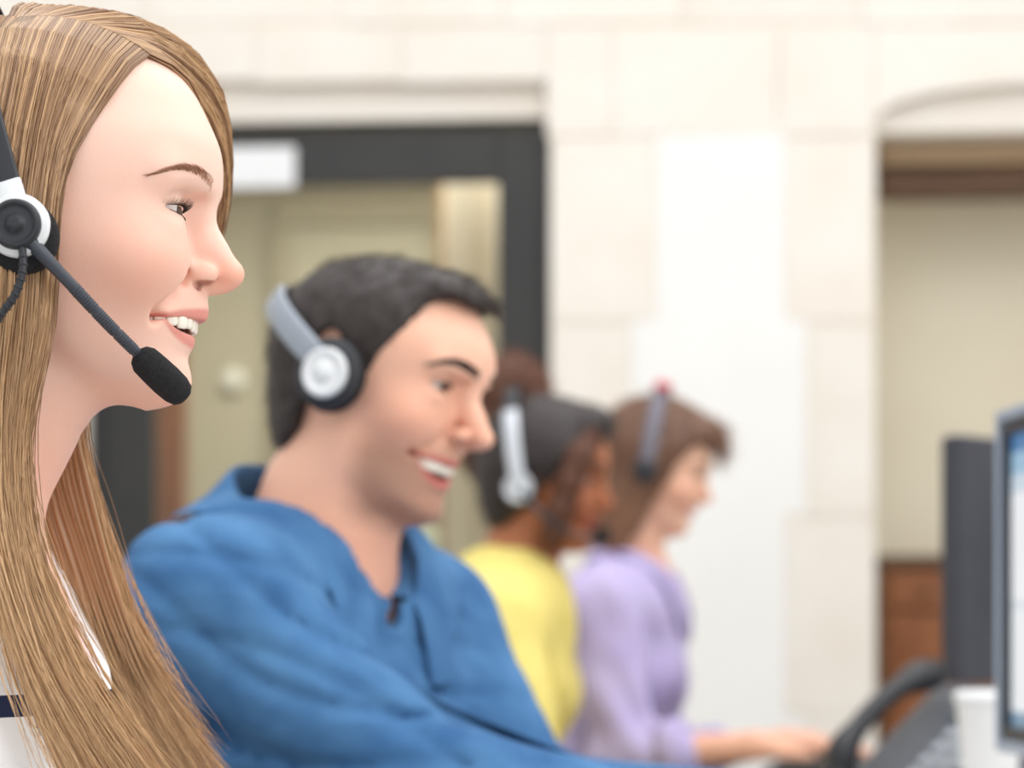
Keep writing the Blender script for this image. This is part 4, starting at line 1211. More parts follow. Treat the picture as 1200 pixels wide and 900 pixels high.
def woman_hair():
    G = Grid(axis((WF.O[0]-0.12, WF.O[0]+0.10, 0.003)), axis((WD-0.09, WD+0.09, 0.003)), axis((WF.O[2]-0.09, WF.O[2]+0.13, 0.003)))
    hair_cap(G, WF, [(44, 150), (44, 96), (34, 78), (24, 55), (18, 30), (14, 0), (10, -30), (0, -50), (-20, -75), (-60, -80), (-130, -60), (-130, 150)], 0.0004, k=0.003, crown=75)
    V, F = G.mesh()
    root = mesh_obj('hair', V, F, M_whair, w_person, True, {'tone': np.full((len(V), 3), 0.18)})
    hair_sheet(NEAR, 3900, 22, 'hair_lock', root, 11)
    hair_sheet(FAR, 3400, 28, 'hair_lock', root, 12, flip=0.010, inner=0.6, cutv=0.20)
    hair_sheet(BACK, 1100, 14, 'hair_lock', root, 13)
woman_hair()

def stripe_mat():
    m = mat('striped_jersey', srgb(246, 246, 248), 0.85, spec=0.2); N, L, b = nodes(m)
    tc = N.new('ShaderNodeTexCoord'); s = N.new('ShaderNodeSeparateXYZ'); L.new(tc.outputs['Object'], s.inputs[0])
    ad = N.new('ShaderNodeMath'); ad.operation = 'ADD'; L.new(s.outputs[2], ad.inputs[0]); ad.inputs[1].default_value = 0.0105
    md = N.new('ShaderNodeMath'); md.operation = 'MODULO'; L.new(ad.outputs[0], md.inputs[0]); md.inputs[1].default_value = 0.041
    lt = N.new('ShaderNodeMath'); lt.operation = 'LESS_THAN'; L.new(md.outputs[0], lt.inputs[0]); lt.inputs[1].default_value = 0.0115
    x = N.new('ShaderNodeMix'); x.data_type = 'RGBA'; hi_ = N.new('ShaderNodeMath'); hi_.operation = 'LESS_THAN'; L.new(s.outputs[2], hi_.inputs[0]); hi_.inputs[1].default_value = 0.968
    an = N.new('ShaderNodeMath'); an.operation = 'MULTIPLY'; L.new(lt.outputs[0], an.inputs[0]); L.new(hi_.outputs[0], an.inputs[1])
    L.new(an.outputs[0], x.inputs['Factor'])
    x.inputs['A'].default_value = srgb(247, 247, 249); x.inputs['B'].default_value = srgb(38, 46, 78)
    L.new(x.outputs['Result'], b.inputs['Base Color'])
    n = N.new('ShaderNodeTexNoise'); n.inputs['Scale'].default_value = 700; L.new(tc.outputs['Object'], n.inputs['Vector'])
    bp = N.new('ShaderNodeBump'); bp.inputs['Strength'].default_value = 0.3; bp.inputs['Distance'].default_value = 0.001
    L.new(n.outputs['Fac'], bp.inputs['Height']); L.new(bp.outputs[0], b.inputs['Normal'])
    return m
def woman_top():
    lo = NBw + np.array([-0.26, -0.32, -0.62]); hi = NBw + np.array([0.40, 0.32, 0.10])
    G = Grid(axis((lo[0], hi[0], 0.006)), axis((lo[1], hi[1], 0.006)), axis((lo[2], hi[2], 0.006)))
    bw.torso(G, 0.005, 0.9); bw.arms(G, 0.008, upto=0.8)
    def fold(x, y, z): return 0.0022*np.sin(70*(z + 0.5*x)) * np.sin(23*y + 9*x) + 0.0015*np.sin(120*z + 40*x*np.sign(y))
    G.op(fold, lo, hi, 0, 'disp')
    G.cone(NBw + np.array([-0.01, 0, 0.12]), NBw + np.array([0.045, 0, -0.01]), 0.075, 0.070, 0.004, 'sub')
    V, F = G.mesh(); V = relax(V, F, 2)
    mesh_obj('top', V, F, stripe_mat(), w_person)
woman_top()

# ---- headsets
M_hblack = mat('black_headset_plastic', srgb(38, 41, 48), 0.42)
M_hsilver = mat('silver_headset', srgb(205, 210, 218), 0.3, 0.35)
M_hwhite = mat('pale_headset_plastic', srgb(232, 236, 240), 0.35)
M_pad = noisy('black_foam', srgb(30, 30, 33), srgb(40, 40, 43), 500, 0.95, bump=0.5, bscale=900)
M_boom = mat('dark_grey_boom', srgb(62, 68, 78), 0.4)
def headset(label, fr, cup, cup_r, ytop, ztop, tilt, mic, disc_mat, band_mat, boom=True, cable=True, slider=None, cup_mat=None, slider_n=5, pad_k=1.0, pad_dz=0.0, mic_r=0.0085, mic_len=0.030, hub=0.5, band_w=0.013, boom_path=None, mic_dir=None, padding=None):
    """fr: head frame; cup=(x,y,z) mm centre of the near cup's outer face (y<0); built in head-local metres"""
    m = 1e-3; c = np.array(cup) * m; R = cup_r * m
    e = empty('headset', fr.w(c), label, 'headset', 'telephone headsets')
    W = lambda p: fr.w(p)
    # band: half ellipse over the head
    a = np.linspace(-math.pi/2, math.pi/2, 49)
    h = np.cos(a); x = c[0] - math.sin(math.radians(tilt)) * (ztop*m - c[2]) * h
    z = c[2] + 0.004 + math.cos(math.radians(tilt)) * (ztop*m - c[2]) * h
    y = (np.sin(a)) * ytop * m
    pts = np.stack([x, y, z], 1)
    def strap(name, pts, wd, th, mt, par=e):
        n = len(pts); T = np.gradient(pts, axis=0); T /= np.linalg.norm(T, axis=1)[:, None]
        B = unit(np.array([math.cos(math.radians(tilt)), 0, math.sin(math.radians(tilt))]))
        Nn = np.cross(T, B); 
        sec = [(-1, -.6), (-.8, -1), (.8, -1), (1, -.6), (1, .6), (.8, 1), (-.8, 1), (-1, .6)]
        V = np.stack([pts + B*(wd/2*q) + Nn*(th/2*s_) for q, s_ in sec], 1).reshape(-1, 3)
        i, j = np.meshgrid(np.arange(n - 1), np.arange(8), indexing='ij'); k = (j + 1) % 8
        F = np.stack([i*8 + j, i*8 + k, (i+1)*8 + k, (i+1)*8 + j], -1).reshape(-1, 4)
        return mesh_obj(name, W(V), [F, np.array([list(range(8))[::-1]]), np.array([list(range((n-1)*8, n*8))])], mt, par)
    hb = strap('headband', pts, band_w, 0.0045, band_mat)
    if padding: strap('band_padding', pts[18:31]*np.array([1, 1, 1]) + np.array([0, 0, 0.002]), band_w*1.25, 0.009, padding, hb)
    sl = slider_n
    if slider:
        for s_ in (slice(0, sl), slice(-sl, None)):
            strap('band_slider', pts[s_] * np.array([1, 1.012, 1]), band_w*1.08, 0.0065, slider, hb)
    ax_y = np.array([0, 1.0, 0])
    for s_ in (-1, 1):
        o = np.array([c[0], s_*abs(c[1]), c[2]]); out = np.array([0, s_*1.0, 0])
        mb = MB(); Rp = R*pad_k; mb.lathe([(Rp*0.5, -0.019), (Rp*0.98, -0.018), (Rp*1.06, -0.013), (Rp*1.04, -0.009), (Rp*0.9, -0.005)], W(o + np.array([0, 0, pad_dz])), fr.R @ out, 40); pd = mb
        cu = MB(); cu.lathe([(R*0.9, -0.010), (R*1.0, -0.008), (R*1.0, -0.003), (R*0.93, 0.0)], W(o), fr.R @ out, 40)
        cupo = cu.build('ear_cup', cup_mat or M_hblack, e, smooth=True)
        pd.build('ear_pad', M_pad, cupo, smooth=True)
        dk = MB(); dk.lathe([(R*hub*1.05, -0.001), (R*hub, 0.0035), (R*hub*0.82, 0.0050), (R*hub*0.80, 0.0042), (R*hub*0.36, 0.0042), (R*hub*0.34, 0.0052), (R*hub*0.1, 0.0055)], W(o), fr.R @ out, 40)
        dk.build('hub_disc', disc_mat, cupo, smooth=True)
    mt = np.array(mic) * m
    if boom:
        st = c + np.array([0.004, -0.0035, -0.006])
        bp = boom_path if boom_path is not None else [st, st + np.array([0.02, 0.0, -0.020]), (st*0.4 + mt*0.6) + np.array([0, -0.012, 0]), mt]
        bp = spline(np.array(bp), 60)
        rr = np.interp(np.linspace(0, 1, 60), [0, .12, .3, 1], [0.0058, 0.0042, 0.0033, 0.0029])
        mb = MB(); mb.tube(W(bp), rr, 12); bo = mb.build('boom', M_boom, e, smooth=True)
        rg = MB()
        for q in np.linspace(26, 58, 30):
            i = int(q); p = bp[i]; t_ = unit(bp[min(i + 1, 59)] - bp[i - 1]); r_ = rr[i] + 0.00045
            rg.lathe([(r_*0.9, -0.0006), (r_, 0), (r_*0.9, 0.0006)], W(p), fr.R @ t_, 12)
        rg.build('boom_ribs', M_boom, bo, smooth=True)
        d = unit(bp[-1] - bp[-8]) if mic_dir is None else unit(mic_dir)
        prof = [(0.3, 0), (0.72, 0.06), (0.95, 0.16), (1.0, 0.35), (1.03, 0.6), (0.98, 0.8), (0.8, 0.93), (0.5, 0.985), (0.1, 1.0)]
        mb = MB(); mb.lathe([(mic_r*a_, mic_len*b_ - 0.002) for a_, b_ in prof], W(mt), fr.R @ d, 32); mb.build('microphone_foam', M_pad, e, smooth=True)
    if cable:
        s0 = c + np.array([0.003, -0.001, -0.010])
        cp_ = spline(np.array([s0, s0 + [0.0015, -0.003, -0.012], s0 + [-0.002, -0.004, -0.026], s0 + [-0.012, -0.003, -0.040], s0 + [-0.03, 0.0, -0.075], s0 + [-0.055, 0.01, -0.16], s0 + [-0.08, 0.02, -0.30]]), 80)
        mb = MB(); mb.tube(W(cp_), np.concatenate([np.full(14, 0.0021), np.full(66, 0.0016)]), 10); cb = mb.build('cable', M_hblack, e, smooth=True)
        mb = MB()
        for i in range(2, 13):
            t_ = unit(cp_[i+1] - cp_[i-1]); mb.lathe([(0.0019, -0.0008), (0.0026, -0.0004), (0.0026, 0.0004), (0.0019, 0.0008)], W(cp_[i]), fr.R @ t_, 12)
        mb.build('strain_relief', M_hblack, cb, smooth=True)
    return e

def wpt(px, py, y): return WF.loc(at(px, py, WD + y*1e-3))
cw = wpt(19, 263, -107) * 1000
mic0 = wpt(163, 416, -62); mic1 = wpt(221, 470, -48)
headset('black and white headset with boom microphone on the blonde woman', WF, cw, 16.8, 100, 137, 17, mic0 * 1000, M_hblack, M_hblack, slider=M_hwhite, cup_mat=M_hwhite,
        mic_r=0.0088, mic_len=float(np.linalg.norm(mic1 - mic0)), hub=0.76, slider_n=3, pad_k=1.14, pad_dz=-0.005, mic_dir=mic1 - mic0,
        boom_path=[wpt(22, 268, -106), wpt(44, 292, -104), wpt(80, 330, -96), wpt(125, 378, -80), mic0])

# ------------------------------------------------------------------ garments helpers
def garment(name, B, mt, parent, t=0.012, sleeve=1.0, step=0.006, folds=None, neck=None, neck_r=0.066, bust=1.0, relax_n=2, vneck=None, low=-0.66):
    pts = np.array([B.nb, B.hip, *B.sh, *B.el, *B.wr]); lo = pts.min(0) - 0.2; hi = pts.max(0) + 0.2
    lo[2] = B.hip[2] - 0.06; hi[2] = B.nb[2] + 0.12
    G = Grid(axis((lo[0], hi[0], step)), axis((lo[1], hi[1], step)), axis((lo[2], hi[2], step)))
    B.torso(G, t, bust); B.arms(G, t, upto=sleeve)
    if folds is not None: G.op(folds, lo, hi, 0, 'disp')
    U_, W_ = G.mesh(); full = BVHTree.FromPolygons([tuple(v) for v in U_], [tuple(f) for f in W_])
    n0, n1 = neck
    G.cone(n0, n1, neck_r, neck_r, 0.005, 'sub')
    if vneck is not None: G.chain(vneck, [0.018, 0.012, 0.004][:len(vneck)], 0.004, 0.004, 'sub')
    V, F = G.mesh(); V = relax(V, F, relax_n)
    o = mesh_obj(name, V, F, mt, parent)
    return o, full

def skin_body(B, fr, prm, mt, person, neck, neck_r, fine=0.0018, coarse=0.007, beard=0.0, hands=True, hand_dir=None, hand_s=1.0, face_z=(-0.13, 0.06), hand_n=(0, 0, -1), curl=0.25):
    pts = np.array([B.nb, B.hip, *B.sh, *B.el, *B.wr]); lo = pts.min(0) - 0.24; hi = pts.max(0) + 0.24
    O = fr.O
    hi[2] = O[2] + 0.16
    def ax3(i, a0, a1, mid=None):
        segs = []; c0, c1 = O[i] + a0, O[i] + a1
        if lo[i] < c0: segs.append((lo[i], c0, coarse))
        segs.append((c0, c1, fine))
        if hi[i] > c1: segs.append((c1, max(hi[i], c1 + 0.02), coarse))
        return axis(*segs)
    G = Grid(ax3(0, -0.11, 0.135), ax3(1, -0.13, 0.115), ax3(2, -0.135, 0.16))
    B.torso(G, -0.012); B.arms(G, -0.004)
    p = add_head(G, fr, prm)
    G.chain(neck, neck_r, 0.022, 0.03)
    if hands:
        for q in (0, 1):
            hand_ops(G, B.wr[q], hand_dir[q] if hand_dir else B.Rc[:, 0], hand_n, 1 if q == 0 else -1, hand_s, curl)
    V, F = G.mesh(); V = relax(V, F, 1, 0.4)
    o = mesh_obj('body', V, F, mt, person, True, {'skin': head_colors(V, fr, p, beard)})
    return o, p, BVHTree.FromPolygons([tuple(v) for v in V], [tuple(f) for f in F])

def conform(name, bvh, o, ex, ey, dirv, w, h, nx, ny, off, th, mt, parent, taper=0.0):
    """thin patch laid on a garment: rectangle w x h at o, cast along dirv"""
    o, ex, ey, dirv = [np.asarray(a, float) for a in (o, ex, ey, dirv)]
    P = np.zeros((nx, ny, 3)); ok = True; last = None
    for i in range(nx):
        for j in range(ny):
            u = (i/(nx-1) - .5)*w*(1 - taper*(1 - j/(ny-1))); v = (j/(ny-1) - .5)*h
            s = o + ex*u + ey*v
            hit = bvh.ray_cast(Vector(s - dirv*0.25), Vector(dirv))
            q = np.array(hit[0]) if hit[0] is not None else (last if last is not None else s)
            P[i, j] = q; last = q
    A = P - dirv*off; Bk = P + dirv*0.002
    V = np.concatenate([A.reshape(-1, 3), Bk.reshape(-1, 3)]); n = nx*ny
    i, j = np.meshgrid(np.arange(nx-1), np.arange(ny-1), indexing='ij'); a = i*ny + j
    F1 = np.stack([a, a + ny, a + ny + 1, a + 1], -1).reshape(-1, 4); F2 = F1[:, ::-1] + n
    ring = [i_*ny for i_ in range(nx)] + [(nx-1)*ny + j_ for j_ in range(1, ny)] + [i_*ny + ny - 1 for i_ in range(nx-2, -1, -1)] + [j_ for j_ in range(ny-2, 0, -1)]
    ring = np.array(ring); nxt = np.roll(ring, -1)
    Fe = np.stack([ring, nxt, nxt + n, ring + n], 1)
    return mesh_obj(name, V, [F1, F2, Fe], mt, parent)

def collar(name, fr, rx, ry, mt, parent, gap=22, fall=0.055, stand=0.030, front_drop=0.05, point=0.03, flare=0.016, open_=0.0, n=60, bvh=None):
    """shirt collar round the neck, local frame: x forward, z along the neck"""
    a = np.radians(np.linspace(gap, 360 - gap, n))
    f = (np.cos(a) + 1) / 2                                   # 1 at front, 0 at back
    rows = []
    for rr, up, pt in ((0.000, 0.0, 0.0), (0.001, stand*0.9, 0.0), (0.004, stand, 0.0), (0.008, stand*0.9, 0.0), (flare*0.75, stand - fall*0.55, 0.45), (flare*1.1, stand - fall, 1.0)):
        rr = rr*(0.45 + 0.55*f) if rr > 0.01 else rr
        r_x, r_y = rx + rr + open_*f, ry + rr
        z = up - front_drop * f**1.4 - pt * point * f**6
        x = np.cos(a)*r_x + pt*point*0.25*f**6; y = np.sin(a)*r_y
        rows.append(np.stack([x, y, z], 1))
    V = fr.w(np.concatenate(rows)); m = len(rows)
    if bvh is not None:                                       # the leaf lies on the garment
        for q in range(3*n, len(V)):
            hit = bvh.find_nearest(Vector(V[q]))
            if hit[0] is not None:
                nn = np.array(hit[1]); d = (V[q] - np.array(hit[0])) @ nn
                if d < 0.007: V[q] = np.array(hit[0]) + nn*0.007
    i, j = np.meshgrid(np.arange(m-1), np.arange(n-1), indexing='ij'); q = i*n + j
    F = np.stack([q, q + 1, q + n + 1, q + n], -1).reshape(-1, 4)
    o = mesh_obj(name, V, F, mt, parent)
    s = o.modifiers.new('solid', 'SOLIDIFY'); s.thickness = 0.0028; s.offset = 0
    sd = o.modifiers.new('sub', 'SUBSURF'); sd.levels = 1; sd.render_levels = 1
    return o

def lower_half(B, person, mt_trousers, mt_shoe, facing, gap=0.10):
    """seated legs in trousers and shoes, out of the picture under the desk"""
    f = unit([facing[0], facing[1], 0]); s = np.cross([0, 0, 1.0], f)
    h = B.hip.copy()
    lo = h + np.array([-0.75, -0.75, -h[2]]); hi = h + np.array([0.75, 0.75, 0.15])
    G = Grid(axis((lo[0], hi[0], 0.011)), axis((lo[1], hi[1], 0.011)), axis((0.05, hi[2], 0.011)))
    G.ell(h + np.array([0, 0, -0.01]), (0.15, 0.18, 0.12))
    feet = []
    for q in (-1, 1):
        hp = h + s*q*0.09 + [0, 0, -0.03]; kn = hp + f*0.36 + s*q*0.03; kn[2] = 0.50; an = kn + f*0.02; an[2] = 0.10
        G.cone(hp, kn, 0.09, 0.068, 0.04); G.cone(kn, an, 0.064, 0.048, 0.02)
        feet.append(an)
    V, F = G.mesh(); mesh_obj('trousers', relax(V, F, 2), F, mt_trousers, person)
    for an in feet:
        g = Grid(axis((an[0]-0.22, an[0]+0.25, 0.008)), axis((an[1]-0.22, an[1]+0.22, 0.008)), axis((-0.01, 0.16, 0.008)))
        an0 = np.array([an[0], an[1], 0.045])
        g.cone(an0 - f*0.05, an0 + f*0.12, 0.042, 0.040); g.cone(an0, an0 + [0, 0, 0.06], 0.045, 0.042, 0.02)
        def sole(x, y, z): return 0.004 - z
        g.op(sole, (an[0]-0.22, an[1]-0.22, 0), (an[0]+0.25, an[1]+0.22, 0.02), 0.004, 'and')
        v, ff = g.mesh(); mesh_obj('shoe', v, ff, mt_shoe, person)

def chair(B, facing, label):
    f = unit([facing[0], facing[1], 0]); s = np.cross([0, 0, 1.0], f); h = B.hip
    z0 = h[2] - 0.165
    c = np.array([h[0], h[1], 0]) + f*0.06; R = np.stack([f, s, WZ], 1)
    e = empty('office_chair', c, label, 'chair', 'office chairs')
    M_ch = noisy('black_upholstery', srgb(40, 40, 44), srgb(48, 48, 52), 80, 0.8)
    mb = MB(); mb.box(c + [0, 0, z0], (0.46, 0.46, 0.07), R); mb.build('seat', M_ch, e, bevel=0.025, seg=3)
    mb = MB(); mb.box(c - f*0.30 + [0, 0, z0 + 0.24], (0.05, 0.40, 0.26), R); mb.build('backrest', M_ch, e, bevel=0.02, seg=3)
    mb = MB(); mb.tube(spline([c - f*0.1 + [0, 0, z0 - 0.05], c - f*0.28 + [0, 0, z0 - 0.04], c - f*0.335 + [0, 0, z0 + 0.06], c - f*0.33 + [0, 0, z0 + 0.2]], 16), 0.015, 10); mb.build('back_support', M_dleg, e, smooth=True)
    mb = MB(); mb.lathe([(0.03, 0.1), (0.03, z0 - 0.04)], c, WZ, 16); mb.build('column', M_dleg, e, smooth=False)
    for k in range(5):
        a = k*2*math.pi/5; d = np.array([math.cos(a), math.sin(a), 0])
        mb = MB(); mb.tube([c + [0, 0, 0.11], c + d*0.15 + [0, 0, 0.095], c + d*0.29 + [0, 0, 0.07]], [0.026, 0.022, 0.016], 10); lg = mb.build('leg', M_dleg, e, smooth=True)
        mb = MB(); mb.lathe([(0.02, -0.012), (0.028, -0.008), (0.028, 0.008), (0.02, 0.012)], c + d*0.28 + [0, 0, 0.028], np.cross(d, WZ), 16); mb.build('castor', M_hblack, lg, smooth=True)

M_jean = noisy('dark_trousers', srgb(44, 48, 62), srgb(52, 56, 72), 60, 0.85)
M_shoe = mat('black_shoe', srgb(28, 26, 26), 0.4)
def wn(x, y, z, f, ph):
    """cheap smooth 3-D ripple"""
    return np.sin(f*x + 1.7*np.sin(0.6*f*z + ph) + ph) * np.cos(0.8*f*y + 1.3*np.sin(0.5*f*x + 2*ph)) * np.sin(0.7*f*z + 0.9*np.sin(0.7*f*y) + 1.3*ph)

# ------------------------------------------------------------------ the man in the denim shirt
MD = 2.15
MF = Frame(rot(25, 12, -4), at(440, 449, MD), 1.04)
man = empty('person', (-0.2, 2.15, 0), 'smiling man with short dark hair and a blue denim shirt', 'person')
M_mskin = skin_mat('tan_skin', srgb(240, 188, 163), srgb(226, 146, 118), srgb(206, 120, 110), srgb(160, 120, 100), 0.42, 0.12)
NBm = at(368, 642, 2.16)
RcM = rot(33, 16, 0)
shm = [at(240, 716, 2.00), at(494, 738, 2.33)]
elm = [at(476, 930, 1.98), at(610, 960, 2.25)]
wrm = [np.array([0.155, 1.98, 0.80]), np.array([0.20, 2.24, 0.80])]
bm = Body(NBm, RcM, shm, elm, wrm, 1.10, False, hip=(-0.285, 2.24, 0.56))
bm.ar = 0.95
MPRM = dict(crown=64, nose_tip=(111.5, -29.0), tip_r=9.3, nose_w=1.13, bridge=(95.0, 5.0), chin=(70, -96, 14), brow=3.0, jaw=4.0, eye=(70.5, 32.0, 4.0), open_u=3.8, open_l=3.0,
            mw=35.0, mc=60.0, mzc=-54.0, mzu=-58.0, mzl=-70.0, mx_u=90.5, mx_l=87.0,
            P=[94, 98, 100.5, 98, 93, 90, 88, 86.5, 86, 86, 86, 85, 83.5, 82, 82, 83, 82, 74],
            zz=[60, 45, 30, 20, 10, 0, -10, -20, -30, -40, -50, -59, -68, -77, -86, -94, -102, -109],
            W=[63, 67, 68, 68, 67.5, 67.5, 67, 65.5, 63.5, 61.5, 59.5, 57.5, 55, 52, 47, 40, 31, 18])
mneck = [MF.w((-0.004, 0, -0.055)), MF.w((-0.016, 0, -0.110)), NBm + np.array([0.0, 0, -0.02])]
mbody, pm, mbvh = skin_body(bm, MF, MPRM, M_mskin, man, mneck, [0.058, 0.058, 0.066], 0.0021, 0.009, beard=0.75, hand_s=1.05)
M_dlash = mat('black_lash', srgb(22, 16, 14), 0.5)
add_eyes(MF, pm, eye_mat('dark_iris', (0.06, 0.035, 0.02, 1)), mbody, (1, -0.10, -0.02), M_dlash, 0.006, 50)
M_darkhair = hair_mat('dark_brown_hair', srgb(30, 24, 24), srgb(72, 58, 54), 0.5)
add_brows(MF, pm, M_darkhair, mbody, mbvh, [(99, 11, 20, 3.6), (96, 20, 23.0, 3.6), (90, 32, 25.5, 3.0), (82, 43, 24.5, 2.2), (74, 51, 20, 1.2)], n=520, length=8, r=0.00022)
add_teeth(MF, pm, MATS['tooth_enamel'], mbody)

def hair_man():
    O = MF.O
    G = Grid(axis((O[0]-0.14, O[0]+0.15, 0.0027)), axis((O[1]-0.13, O[1]+0.13, 0.0027)), axis((O[2]-0.13, O[2]+0.17, 0.0027)))
    poly = [(160, 76), (98, 74), (72, 80), (58, 72), (52, 46), (44, 34), (36, 22), (30, -4), (22, -18), (10, -14), (8, 22), (-10, 34), (-26, 20), (-30, -20), (-34, -50), (-48, -78), (-90, -84), (-150, -80), (-150, 190), (160, 190)]
    noise = lambda x, y, z: 0.0010*wn(x, y, z, 200, 0.3) + 0.0006*wn(x, y, z, 520, 1.1)
    hair_cap(G, MF, poly, 0.006, [((58, 0, 82), (27, 46, 18), 0.02)], 0.005, noise, crown=64)
    V, F = G.mesh()
    o = mesh_obj('hair', V, F, M_darkhair, man, True, {'tone': np.full((len(V), 3), 0.25)})
    def comb(P):
        L = MF.loc(P); top = np.clip((L[:, 2] - 0.06)/0.03, 0, 1)[:, None]
        d = top*np.array([0.85, 0.15, 0.35]) + (1 - top)*np.array([-0.25, 0, -1.0])
        return d @ MF.R.T
    fuzz('hair_strands', V, F, 6000, 0.022, comb, 0.00028, M_darkhair, o, lift=0.5, K=5)
hair_man()

def denim():
    m = noisy('blue_denim', srgb(56, 98, 146), srgb(86, 132, 178), 14, 0.85, spec=0.15); N, L, b = nodes(m)
    tc = N.new('ShaderNodeTexCoord')
    w1 = N.new('ShaderNodeTexNoise'); w1.inputs['Scale'].default_value = 22; w1.inputs['Detail'].default_value = 4; w1.inputs['Distortion'].default_value = 0.6
    mp = N.new('ShaderNodeMapping'); mp.inputs['Scale'].default_value = (0.5, 1.0, 1.4); mp.inputs['Rotation'].default_value = (0, 0.4, 0)
    L.new(tc.outputs['Object'], mp.inputs[0]); L.new(mp.outputs[0], w1.inputs['Vector'])
    bp = N.new('ShaderNodeBump'); bp.inputs['Strength'].default_value = 0.4; bp.inputs['Distance'].default_value = 0.008
    L.new(w1.outputs['Fac'], bp.inputs['Height']); L.new(bp.outputs[0], b.inputs['Normal'])
    return m
M_denim = denim()
def fold_man(x, y, z):
    # creases fan out from the armpit along the sleeve and across the back of the shoulder
    a, b = shm[0], elm[0]; ab = unit(b - a)
    s = (x - a[0])*ab[0] + (y - a[1])*ab[1] + (z - a[2])*ab[2]
    q = (z - a[2]) + 0.30*(x - a[0])
    p1 = q*58 + 2.2*np.sin(s*13) + 0.8*np.sin(y*16 + 1.0); p2 = q*43 - 1.8*np.sin(s*9 + 1.0) + 1.4*np.sin(y*9) + 0.7
    ridge = 0.55 - (1 - np.abs(np.sin(p1)))**3 - 0.8*(1 - np.abs(np.sin(p2)))**4
    env = np.exp(-((y - a[1])/0.24)**2) * np.clip(1.15 - np.abs(s - 0.12)/0.34, 0, 1)
    nk = np.sqrt((x - NBm[0])**2 + (y - NBm[1])**2 + (z - NBm[2])**2); env = env*np.clip((nk - 0.10)/0.06, 0, 1)
    tors = np.clip((nk - 0.10)/0.06, 0, 1)*0.0028*np.sin(34*z + 4*np.sin(13*x) + 9*y)
    return -0.0105*ridge*env - tors*0.7
mshirt, sbvh = garment('shirt', bm, M_denim, man, 0.014, 0.95, 0.0055, fold_man, (NBm + np.array([-0.02, 0, 0.13]), NBm + np.array([0.016, -0.008, -0.016])), 0.076,
                       vneck=[NBm + RcM @ [0.06, 0, -0.005], NBm + RcM @ [0.095, 0, -0.04]])
cfr = Frame(rot(33, 24, 0), NBm + np.array([-0.008, 0, 0.012]))
collar('collar', cfr, 0.074, 0.073, M_denim, mshirt, gap=20, fall=0.060, stand=0.036, front_drop=0.060, point=0.035, flare=0.046, open_=0.014, bvh=sbvh)
fN, sN, uN = RcM[:, 0], RcM[:, 1], RcM[:, 2]
conform('placket', sbvh, NBm + fN*0.10 - uN*0.235, sN, uN, -fN, 0.034, 0.28, 6, 26, 0.0022, 0.002, M_denim, mshirt)
M_stitch = mat('tan_stitching', srgb(186, 150, 120), 0.8)
pk = conform('pocket', sbvh, NBm + fN*0.10 + sN*0.085 - uN*0.215, sN, uN, -fN, 0.11, 0.12, 14, 14, 0.0025, 0.002, M_denim, mshirt)
conform('stitching', sbvh, NBm + fN*0.10 + sN*0.085 - uN*0.160, sN, uN, -fN, 0.11, 0.0035, 16, 3, 0.0040, 0.001, M_stitch, pk)
for i in range(4):
    q = NBm + fN*0.10 - uN*(0.125 + i*0.075); hit = sbvh.ray_cast(Vector(q + fN*0.25), Vector(-fN))
    if hit[0] is not None:
        mb = MB(); mb.lathe([(0.0055, 0), (0.006, 0.002), (0.0045, 0.0032), (0.001, 0.0026)], np.array(hit[0]) + fN*0.0018, fN, 18); mb.build('button', M_hblack, mshirt, smooth=True)
lower_half(bm, man, M_jean, M_shoe, (0.9, -0.35))
chair(bm, (0.9, -0.35), 'black office chair under the man in denim')
headset('silver and black headset with a white disc on the dark-haired man', MF, (4, -94, -6), 31, 92, 116, 60, (0, 0, 0), M_hwhite, M_hblack, boom=False, cable=False, slider=mat('grey_metal_band', srgb(150, 158, 170), 0.35, 0.5), slider_n=20, hub=0.68, band_w=0.021)
lower_half(bw, w_person, M_jean, M_shoe, (1, -0.1))
chair(bw, (1, -0.1), 'black office chair under the blonde woman')

# ------------------------------------------------------------------ the woman in yellow
YD = 3.50
YF = Frame(rot(12, 5, 3), at(634, 562, YD), 0.99)
yel = empty('person', (-0.02, 3.5, 0), 'woman in a yellow jumper with dark tied-back hair', 'person')
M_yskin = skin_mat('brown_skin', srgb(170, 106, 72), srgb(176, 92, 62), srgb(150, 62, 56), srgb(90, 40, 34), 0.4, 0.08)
NBy = at(606, 668, 3.52)
RcY = rot(10, 10, 0); ty = Frame(RcY, NBy)
by = Body(NBy, RcY, [at(588, 730, 3.37), at(606, 734, 3.67)], [at(622, 945, 3.27), at(600, 960, 3.74)], [np.array([0.11, 3.00, 0.772]), np.array([0.12, 3.45, 0.70])], 0.92, True, hip=(-0.06, 3.54, 0.55))
yneck = [YF.w((-0.004, 0, -0.05)), YF.w((-0.020, 0, -0.10)), NBy + np.array([0, 0, -0.015])]
ybody, py_, ybvh = skin_body(by, YF, dict(mzl=-58.0, mzu=-54.5, mx_l=87, nose_w=1.2, nose_tip=(101, -28)), M_yskin, yel, yneck, [0.048, 0.047, 0.056], 0.0026, 0.008, hand_s=0.95)
add_eyes(YF, py_, MATS['dark_iris'], ybody, (1, 0, -0.2), M_dlash, 0.008, 40)
M_blackhair = hair_mat('black_brown_hair', srgb(26, 22, 24), srgb(70, 56, 54), 0.45)
M_curl = hair_mat('auburn_curls', srgb(58, 34, 26), srgb(142, 88, 60), 0.5)
add_brows(YF, py_, M_blackhair, ybody, ybvh, [(97, 12, 20.5, 3.0), (88, 32, 27.0, 2.4), (72, 50, 22, 0.9)], n=250, length=8, r=0.0003)
